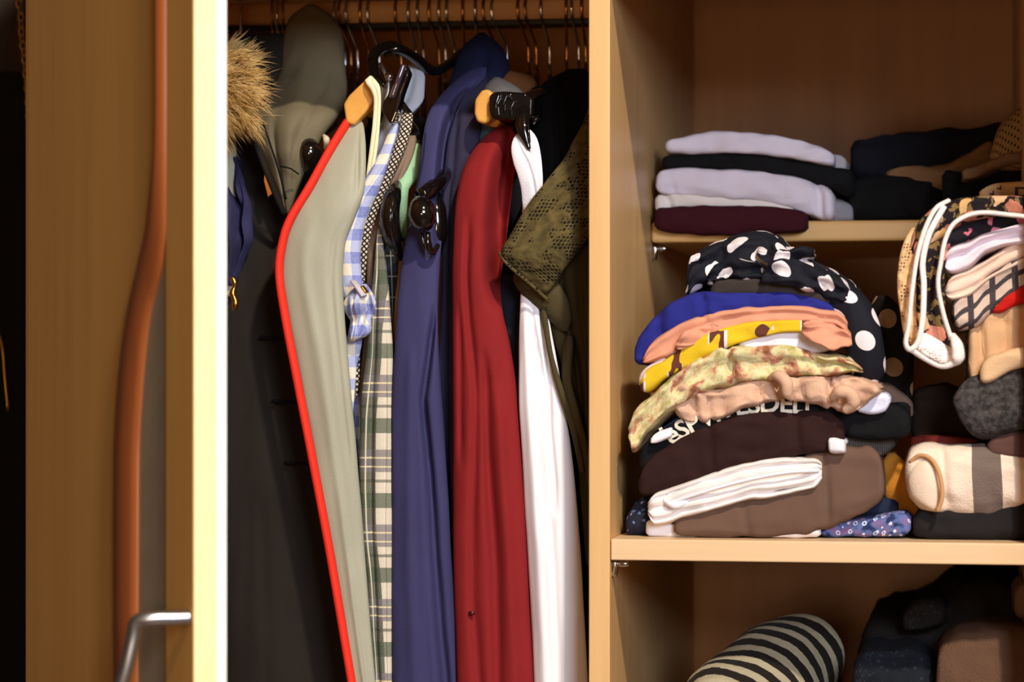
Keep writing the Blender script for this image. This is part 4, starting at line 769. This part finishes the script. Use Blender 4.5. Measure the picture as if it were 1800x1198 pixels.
T(fold('folded_shirt', [(1505, 700, 722), (1530, 692, 728), (1556, 690, 722), (1566, 696, 708)], Y2-0.001, fabric('bluish_white', (214, 216, 236), 0.03), depth=0.12, seed=234, endr=0.0015), 'bluish-white cloth poking out right of the peach sweater', 'clothes')
T(fold('folded_jersey', [(1530, 668, 700), (1560, 672, 712), (1585, 690, 732), (1602, 705, 735)], Y2+0.03, fabric('mauve_grey', (112, 90, 78), 0.08), depth=0.12, seed=235, wr=0.002), 'mauve-grey sleeve trailing off the right side of the peach sweater', 'clothes')
_of = NT('olive_floral', 0.8, 0.25); _n = _of.noise(_of.coord('UV'), 62, 6, 0.62)
_of.col(_of.ramp(_n, [(0.36, lin((132, 88, 52))), (0.42, lin((186, 128, 106))), (0.47, lin((204, 176, 128))), (0.53, lin((210, 202, 158))), (0.60, lin((188, 176, 118))), (0.70, lin((140, 132, 70)))])); _of.cloth_bump(0.5); ofm = _of.m
T(fold('floral_skirt', [(1104, 745, 778), (1112, 720, 795), (1135, 700, 765), (1165, 672, 735), (1210, 642, 700), (1260, 618, 678), (1300, 610, 676), (1360, 610, 666), (1420, 616, 660), (1470, 622, 662), (1500, 636, 656), (1516, 648, 660)], Y2-0.008, ofm, depth=0.14, lay=2, groove=0.009, rnd=0.7, seed=236, wr=0.003, wrs=32, pinch=[(1285, 6, 0.008), (1440, 8, 0.005)]), 'crinkled olive-yellow floral skirt drooping over the left end of the pile', 'clothes')
T(fold('folded_shirt', [(1296, 602, 616), (1340, 588, 620), (1400, 578, 620), (1440, 580, 618), (1464, 596, 612)], Y2-0.002, fabric('white_print', (226, 220, 230), 0.04), depth=0.12, rnd=0.8, seed=237), 'plain white shirt tucked under the yellow print', 'clothes')
yem = NT('yellow_print', 0.8, 0.2)
_u, _v = uvs(yem); _s = stripe(yem, _u, 0.034, 0.34, 0.18); _m = yem.math('MULTIPLY', _s, yem.math('LESS_THAN', yem.noise(yem.coord('UV'), 60, 1), 0.52))
_e = yem.math('MULTIPLY', stripe(yem, _u, 0.034, 0.44, 0.21), yem.math('LESS_THAN', yem.noise(yem.coord('UV'), 60, 1), 0.52))
yem.col(yem.mix(_m, yem.mix(_e, lin((214, 178, 30)), lin((226, 216, 206))), lin((96, 50, 40)))); yem.cloth_bump(0.3)
T(fold('printed_shirt', [(1124, 668, 690), (1135, 650, 690), (1165, 632, 668), (1205, 606, 645), (1250, 584, 622), (1300, 568, 602), (1350, 562, 590), (1400, 562, 584), (1425, 568, 584)], Y2-0.006, yem.m, depth=0.14, rnd=0.6, seed=238), 'bright yellow shirt with brown and white printed patches', 'clothes')
T(fold('folded_jersey', [(1122, 655, 680), (1140, 640, 672), (1170, 622, 652)], Y2-0.001, fabric('pink_white', (222, 200, 204), 0.05), depth=0.1, seed=239), 'pinkish-white cloth at the left end under the salmon blouse', 'clothes')
sal = fabric('salmon', (212, 146, 118), 0.05, 0.25)
sb = fold('salmon_blouse', [(1128, 628, 642), (1140, 606, 640), (1170, 582, 632), (1210, 560, 615), (1260, 546, 592), (1320, 537, 572), (1380, 537, 566), (1430, 541, 566), (1470, 546, 572), (1490, 560, 585)], Y2-0.004, sal, depth=0.15, lay=2, groove=0.005, rnd=0.7, seed=240, wr=0.0016, pinch=[(1240, 6, 0.004)])
T(sb, 'salmon pink blouse arched over the yellow shirt', 'clothes')
fold('crumpled_sleeve', [(1415, 572, 592), (1440, 564, 604), (1470, 574, 610), (1494, 584, 608)], Y2-0.012, sal, sb, depth=0.08, lay=2, groove=0.005, seed=241, wr=0.004, wrs=40)
fold('crumpled_sleeve', [(1190, 590, 618), (1215, 574, 606), (1245, 570, 592), (1262, 574, 586)], Y2-0.010, sal, sb, depth=0.05, seed=242, wr=0.004, wrs=45)
T(fold('royal_blue_jersey', [(1115, 600, 640), (1130, 580, 640), (1150, 556, 625), (1190, 526, 590), (1240, 512, 560), (1300, 512, 548), (1380, 516, 545), (1440, 528, 555), (1480, 548, 590), (1496, 570, 606)], Y2+0.002, fabric('royal_blue', (34, 38, 122), 0.08, 0.3), depth=0.16, rnd=0.7, seed=243, wr=0.002, pinch=[(1236, 6, 0.004), (1160, 7, 0.003)]), 'royal blue top under the charcoal and polka-dot cloths', 'clothes')
T(fold('folded_skirt', [(1248, 505, 520), (1262, 492, 522), (1320, 490, 520), (1380, 498, 524), (1440, 512, 534), (1466, 520, 538)], Y2+0.004, fabric('charcoal_warm', (56, 48, 44), 0.08), depth=0.15, rnd=0.9, seed=244), 'warm charcoal cloth directly under the polka-dot scarf', 'clothes')
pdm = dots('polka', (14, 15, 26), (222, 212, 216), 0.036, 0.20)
ps = fold('polka_dot_scarf', [(1202, 490, 518), (1212, 455, 516), (1235, 438, 505), (1280, 418, 498), (1330, 408, 490), (1380, 430, 498), (1430, 460, 510), (1470, 485, 540), (1500, 505, 600)], Y2+0.012, pdm, depth=0.16, lay=2, groove=0.008, rnd=0.8, seed=245, wr=0.004, wrs=30, pinch=[(1350, 9, 0.008), (1270, 8, 0.004)])
T(ps, 'black scarf with large white polka dots heaped on top of the pile', 'scarf')
fold('crumpled_fold', [(1340, 478, 494), (1360, 458, 498), (1395, 446, 506), (1435, 462, 514), (1470, 486, 526), (1490, 505, 530)], Y2-0.002, pdm, ps, depth=0.06, lay=2, groove=0.006, seed=301, wr=0.004, wrs=36)
fold('crumpled_fold', [(1238, 480, 500), (1255, 462, 500), (1290, 452, 492), (1325, 458, 490), (1350, 470, 492)], Y2+0.002, pdm, ps, depth=0.06, lay=2, groove=0.006, seed=302, wr=0.004, wrs=36)
fold('crumpled_fold', [(1330, 424, 445), (1350, 430, 458), (1385, 436, 462), (1420, 440, 460), (1428, 442, 456)], Y2-0.002, pdm, ps, depth=0.05, seed=303, wr=0.004, wrs=40)
drape('hanging_end', [(490, 1425, 1490, Y2+0.01), (530, 1452, 1530, Y2+0.002), (580, 1478, 1550, Y2), (640, 1492, 1556, Y2+0.004), (675, 1500, 1550, Y2+0.01)], pdm, ps, depth=0.05, rnd=0.6, seed=246, wr=0.002)
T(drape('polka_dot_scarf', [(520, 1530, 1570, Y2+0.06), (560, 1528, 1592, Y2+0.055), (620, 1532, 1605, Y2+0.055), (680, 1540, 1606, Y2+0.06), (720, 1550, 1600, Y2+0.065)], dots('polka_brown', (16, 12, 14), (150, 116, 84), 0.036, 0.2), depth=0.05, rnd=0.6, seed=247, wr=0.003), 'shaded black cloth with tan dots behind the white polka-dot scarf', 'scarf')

# ================================================================ MIDDLE SHELF, RIGHT PILE
Y3 = D+0.03
T(fold('dark_trousers', [(1604, 905, 946), (1625, 895, 948), (1680, 890, 949), (1760, 884, 950), (1830, 880, 951)], Y3, fabric('black_wool', (28, 25, 27), 0.1), depth=0.2, rnd=0.7, seed=250), 'black wool trousers folded on the middle shelf under the cream striped sweater', 'clothes')
swm = bands('cream_grey_stripes', (226, 204, 184), (112, 96, 88), 0.075, 0.28, 'u', 0.0, -0.70, fuzz=0.0006)
sw = fold('striped_sweater', [(1588, 800, 850), (1600, 782, 880), (1640, 778, 902), (1680, 780, 908), (1720, 784, 908), (1770, 798, 896), (1830, 800, 880)], Y3-0.006, swm, depth=0.18, rnd=0.8, seed=251, wr=0.002, endr=0.02, pinch=[(1660, 8, 0.004)])
T(sw, 'rolled cream sweater with a broad grey stripe at the lower right', 'sweater')
drape('rolled_cuff', [(806, 1622, 1634, Y3-0.008), (818, 1606, 1642, Y3-0.012), (845, 1597, 1648, Y3-0.014), (872, 1602, 1652, Y3-0.012), (896, 1630, 1652, Y3-0.008)], fabric('cream_end', (224, 200, 178), 0.03, 0.4), sw, depth=0.03, rnd=0.6, seed=351, wr=0.002)
ptube('rolled_edge', [(1648, 898, Y3-0.014), (1656, 872, Y3-0.016), (1652, 835, Y3-0.017), (1638, 808, Y3-0.014), (1618, 800, Y3-0.010), (1600, 812, Y3-0.006)], 0.0016, fabric('tan_edge', (196, 146, 100), 0.05), sw, n=40, seg=8)
T(drape('mustard_blouse', [(796, 1555, 1580, Y3+0.05), (820, 1548, 1600, Y3+0.04), (860, 1552, 1612, Y3+0.035), (895, 1565, 1618, Y3+0.04), (925, 1580, 1615, Y3+0.05)], fabric('mustard', (196, 128, 44), 0.1), depth=0.06, rnd=0.7, seed=252), 'mustard yellow top squeezed between the two middle shelf piles', 'clothes')
T(fold('wine_blouse', [(1525, 800, 830), (1545, 798, 850), (1575, 800, 850)], Y3+0.07, fabric('wine', (110, 22, 34), 0.1), depth=0.06, seed=253), 'wine red cloth deep between the two middle shelf piles', 'clothes')
T(fold('fringed_scarf', [(1560, 880, 942), (1590, 872, 944), (1615, 880, 944)], Y3+0.06, floral('brown_print', (40, 28, 22), [(90, 64, 44), (60, 44, 30)], 200), depth=0.06, wr=0.003, seed=254), 'dark brown patterned scarf in the gap beside the black wool trousers', 'clothes')
T(fold('red_blouse', [(1600, 768, 790), (1660, 766, 786), (1720, 770, 786)], Y3+0.03, fabric('brick', (96, 28, 20), 0.1), depth=0.1, seed=255), 'thin red-brown cloth edge right above the cream striped sweater', 'clothes')
T(fold('brown_jumper', [(1600, 690, 790), (1650, 680, 790), (1720, 700, 785), (1830, 760, 800)], Y3+0.08, fabric('dark_brown', (38, 26, 20), 0.1), depth=0.12, seed=256, wr=0.003), 'dark brown jumper deep behind the grey sweater at right', 'clothes')
T(fold('maroon_socks', [(1735, 778, 796), (1750, 766, 802), (1790, 758, 804), (1830, 755, 804)], Y3-0.002, fabric('mauve_brown', (92, 62, 56), 0.1), depth=0.1, seed=257), 'mauve-brown rolled garment between grey sweater and striped sweater', 'clothes')
gsw = NT('grey_melange', 0.95, 0.1, sheen=0.02); gsw.col(gsw.ramp(gsw.noise(gsw.coord(), 260, 4), [(0.35, lin((44, 40, 40))), (0.65, lin((78, 72, 70)))])); gsw.cloth_bump(0.8, 0.0006)
T(fold('grey_sweater', [(1676, 690, 715), (1690, 672, 745), (1730, 652, 775), (1780, 635, 768), (1830, 622, 760)], Y3-0.012, gsw.m, depth=0.18, rnd=0.8, seed=258, endr=0.02), 'thick grey melange sweater at the right edge of the middle shelf', 'sweater')
tn = fabric('tan_knit', (200, 158, 118), 0.05, 0.4)
T(fold('beige_sweater', [(1700, 575, 660), (1720, 548, 690), (1760, 535, 690), (1800, 525, 680), (1830, 522, 670)], Y3, tn, depth=0.16, rnd=0.6, seed=259, wr=0.003, pinch=[(1725, 6, 0.006), (1768, 8, 0.004)]), 'smooth beige sweater between the red cloth and the grey sweater', 'sweater')
T(fold('beige_jersey', [(1724, 640, 675), (1745, 622, 672), (1780, 612, 650), (1830, 600, 640)], Y3-0.014, fabric('beige_light', (214, 176, 136), 0.05, 0.4), depth=0.1, rnd=0.9, seed=260), 'pale beige folded sleeve resting on the grey sweater', 'clothes')
T(fold('red_sweater', [(1742, 532, 552), (1760, 522, 548), (1790, 500, 536), (1830, 480, 530)], Y3-0.004, fabric('scarlet', (196, 28, 20), 0.05), depth=0.15, seed=261), 'scarlet cloth corner at the right edge above the beige sweater', 'clothes')
wgm = plaid('window_check', (206, 180, 164), [('u', 0.0185, 0.27, 0.1, (24, 20, 36), 1.0), ('v', 0.0120, 0.34, 0.35, (24, 20, 36), 1.0)])
T(fold('checked_shirt', [(1672, 530, 560), (1685, 512, 582), (1715, 492, 575), (1750, 470, 545), (1790, 446, 520), (1830, 430, 500)], Y3-0.008, wgm, depth=0.15, rnd=0.7, seed=262, wr=0.002, lay=2, groove=0.004), 'white shirt with a bold black window check below the white folds', 'clothes')
T(drape('checked_shirt', [(585, 1700, 1732, Y3+0.02), (620, 1698, 1730, Y3+0.02), (670, 1696, 1730, Y3+0.025), (700, 1700, 1728, Y3+0.03)], wgm, depth=0.03, seed=263), 'narrow hanging strip of black window-check cloth left of the beige sweater', 'clothes')
wk = fabric('warm_white_knit', (226, 196, 176), 0.03, 0.35)
T(fold('white_sweater', [(1662, 505, 520), (1672, 488, 528), (1700, 474, 522), (1740, 450, 492), (1790, 420, 466), (1830, 408, 450)], Y3-0.012, wk, depth=0.15, rnd=0.8, seed=264, lay=3, groove=0.009), 'warm white folded sweater above the bold check', 'sweater')
T(fold('white_sweater', [(1660, 455, 470), (1670, 436, 482), (1700, 424, 474), (1730, 408, 448), (1780, 396, 432), (1830, 386, 428)], Y3-0.015, fabric('lilac_white_knit', (224, 206, 216), 0.03, 0.35), depth=0.15, rnd=0.8, seed=265, lay=2, groove=0.009), 'lilac-white sweater rolled inside the floral scarf', 'sweater')
flm = floral('rose_floral', (26, 18, 22), [(206, 162, 106), (196, 108, 112), (160, 64, 76), (214, 170, 140), (204, 128, 128)], 70, 0.55, leaf=(120, 96, 60))
T(fold('floral_blouse', [(1655, 425, 440), (1672, 392, 436), (1700, 376, 426), (1750, 366, 410), (1830, 362, 400)], Y3-0.006, floral('pink_floral', (24, 20, 26), [(214, 120, 150), (200, 200, 200), (190, 90, 100)], 80, 0.48), depth=0.15, seed=266), 'pink rose floral lining inside the scarf fold', 'clothes')
fs = fold('floral_scarf', [(1600, 425, 470), (1620, 385, 450), (1650, 360, 420), (1700, 348, 392), (1760, 345, 380), (1830, 346, 376)], Y3-0.018, flm, depth=0.2, rnd=0.7, seed=267, wr=0.002)
T(fs, 'rose-patterned floral scarf with white lace borders drooping off the right pile', 'scarf')
drape('hanging_end', [(380, 1618, 1672, Y3-0.012), (430, 1600, 1668, Y3-0.018), (480, 1598, 1660, Y3-0.022), (540, 1606, 1662, Y3-0.022), (590, 1624, 1668, Y3-0.020), (630, 1640, 1674, Y3-0.016)], flm, fs, depth=0.04, rnd=0.5, seed=268, wr=0.0015)
drape('sheer_side', [(400, 1598, 1622, Y3-0.014), (450, 1582, 1618, Y3-0.02), (500, 1577, 1612, Y3-0.024), (560, 1583, 1610, Y3-0.024), (605, 1590, 1622, Y3-0.022)], lace('tan_net', (200, 162, 120), (120, 84, 54), 420), fs, depth=0.03, rnd=0.6, seed=269)
lw = fabric('lace_white', (232, 220, 214), 0.03, 0.6)
lt = tube('lace_border', [P(1668, 352, Y3-0.024), P(1645, 366, Y3-0.030), P(1626, 402, Y3-0.034), P(1612, 450, Y3-0.036), P(1603, 510, Y3-0.038), P(1597, 570, Y3-0.038), P(1592, 602, Y3-0.038), P(1600, 614, Y3-0.040), P(1614, 600, Y3-0.040), P(1622, 560, Y3-0.040), P(1624, 500, Y3-0.038), P(1622, 460, Y3-0.036), P(1634, 410, Y3-0.034), P(1660, 362, Y3-0.028)], 0.0016, lw, fs, n=110, seg=8, ry=0.0022)
ptube('lace_border', [(1830, 384, Y3-0.022), (1780, 378, Y3-0.026), (1720, 374, Y3-0.030), (1680, 390, Y3-0.032), (1662, 420, Y3-0.034), (1654, 460, Y3-0.036), (1649, 500, Y3-0.036), (1658, 550, Y3-0.036), (1672, 595, Y3-0.034)], 0.0017, lw, fs, n=90, seg=8, ry=0.0024)
drape('lace_border', [(585, 1612, 1630, Y3-0.034), (605, 1606, 1660, Y3-0.034), (622, 1618, 1682, Y3-0.036), (640, 1640, 1680, Y3-0.034)], lace('white_lace', (226, 214, 208), (150, 110, 90), 500), fs, depth=0.02, rnd=0.4, seed=270, wr=0.002)
ptube('lace_border', [(1674, 588, Y3-0.034), (1682, 605, Y3-0.040), (1684, 628, Y3-0.040), (1676, 638, Y3-0.038), (1655, 644, Y3-0.038), (1628, 632, Y3-0.038), (1602, 614, Y3-0.038)], 0.0024, lw, fs, n=50, seg=10, ry=0.0032, rr=[0.8, 1.4, 1.6, 0.9, 0.6, 0.6, 0.8])

# ================================================================ LOWER COMPARTMENT
stm = bands('dark_light_stripes', (30, 24, 21), (170, 160, 134), 0.024, 0.46, 'v', 0.006, fuzz=0.0008)
def roll(name, a, b, r, mat, label, cat, rr=None, seed=0):
    """a soft rolled garment: a thick tube whose stripes ring it"""
    a, b = Vector(a), Vector(b); pts = [a.lerp(b, t) for t in np.linspace(0, 1, 9)]
    o = tube(name, pts, r, mat, n=60, seg=40, rr=rr or [0.55, 0.9, 1, 1, 1, 0.95, 0.8, 0.4]); me = o.data
    for v in me.vertices:
        k = nz(v.co, 22, seed)*0.006; v.co += v.normal*k
    return T(o, label, cat)
roll('striped_scarf', P(1270, 1290, D+0.03), P(1420, 1140, D+0.22), 0.043, stm, 'rolled black and pale grey striped knit on the lower shelf', 'scarf', rr=[0.9, 1, 1, 1, 1, 0.98, 0.9, 0.6])
T(fold('dark_coat', [(1500, 1150, 1345), (1530, 1100, 1345), (1580, 1092, 1345), (1620, 1080, 1345), (1660, 1042, 1345), (1700, 1030, 1345), (1760, 1040, 1345), (1830, 1020, 1345)], D+0.16, fabric('soft_black', (26, 22, 21), 0.15), depth=0.25, rnd=0.5, seed=280, wr=0.005, wrs=22), 'heap of soft black clothing at the right of the lower shelf', 'clothes')
T(fold('knitted_scarf', [(1496, 1180, 1372), (1510, 1150, 1372), (1550, 1138, 1372), (1610, 1146, 1372), (1648, 1170, 1372)], D+0.08, floral('navy_knit', (20, 24, 32), [(38, 44, 54), (30, 36, 46)], 260), depth=0.1, rnd=0.5, seed=281, wr=0.003), 'dark blue-grey knitted scarf in front of the black heap', 'scarf')
T(fold('lace_shawl', [(1590, 1080, 1110), (1620, 1060, 1110), (1660, 1056, 1100)], D+0.14, floral('dark_lace', (22, 18, 16), [(46, 38, 33), (36, 29, 26)], 330), depth=0.06, seed=282, wr=0.003), 'dark lacy shawl lying on top of the black heap', 'shawl')
T(fold('brown_sweater', [(1645, 1160, 1383), (1660, 1130, 1383), (1700, 1112, 1383), (1760, 1104, 1383), (1830, 1100, 1383)], D+0.05, fabric('brown_wool', (92, 66, 50), 0.1, 0.7, fuzz=0.0006), depth=0.2, rnd=0.5, seed=283, wr=0.002), 'brown wool sweater at the bottom right corner', 'sweater')
T(fold('tan_jersey', [(1782, 1035, 1085), (1800, 1022, 1090), (1830, 1015, 1090)], D+0.10, fabric('tan_sl', (120, 92, 70), 0.1), depth=0.08, seed=284), 'small tan cloth end at the right edge above the brown wool sweater', 'clothes')
T(fold('dark_blanket', [(1275, 1250, 1355), (1330, 1235, 1355), (1400, 1210, 1355), (1450, 1215, 1355)], D+0.12, fabric('ink_blanket', (22, 20, 22), 0.1), depth=0.25, rnd=0.5, seed=285), 'dark blanket underneath the rolled striped knit on the lower shelf', 'blanket')

# repeats of one kind share a group
for o in list(C.objects):
    if o.parent is None and 'label' in o.keys() and 'group' not in o.keys():
        g = {'folded_shirt': 'folded shirts in the shelf piles', 'folded_jersey': 'folded jerseys in the shelf piles', 'clip_hanger': 'black plastic hangers among the clothes',
             'wooden_hanger': 'wooden hangers among the clothes', 'white_sweater': 'white sweaters in the right pile', 'plaid_shirt': 'plaid shirts on the rail'}.get(o.name.split('.')[0])
        if g: o['group'] = g
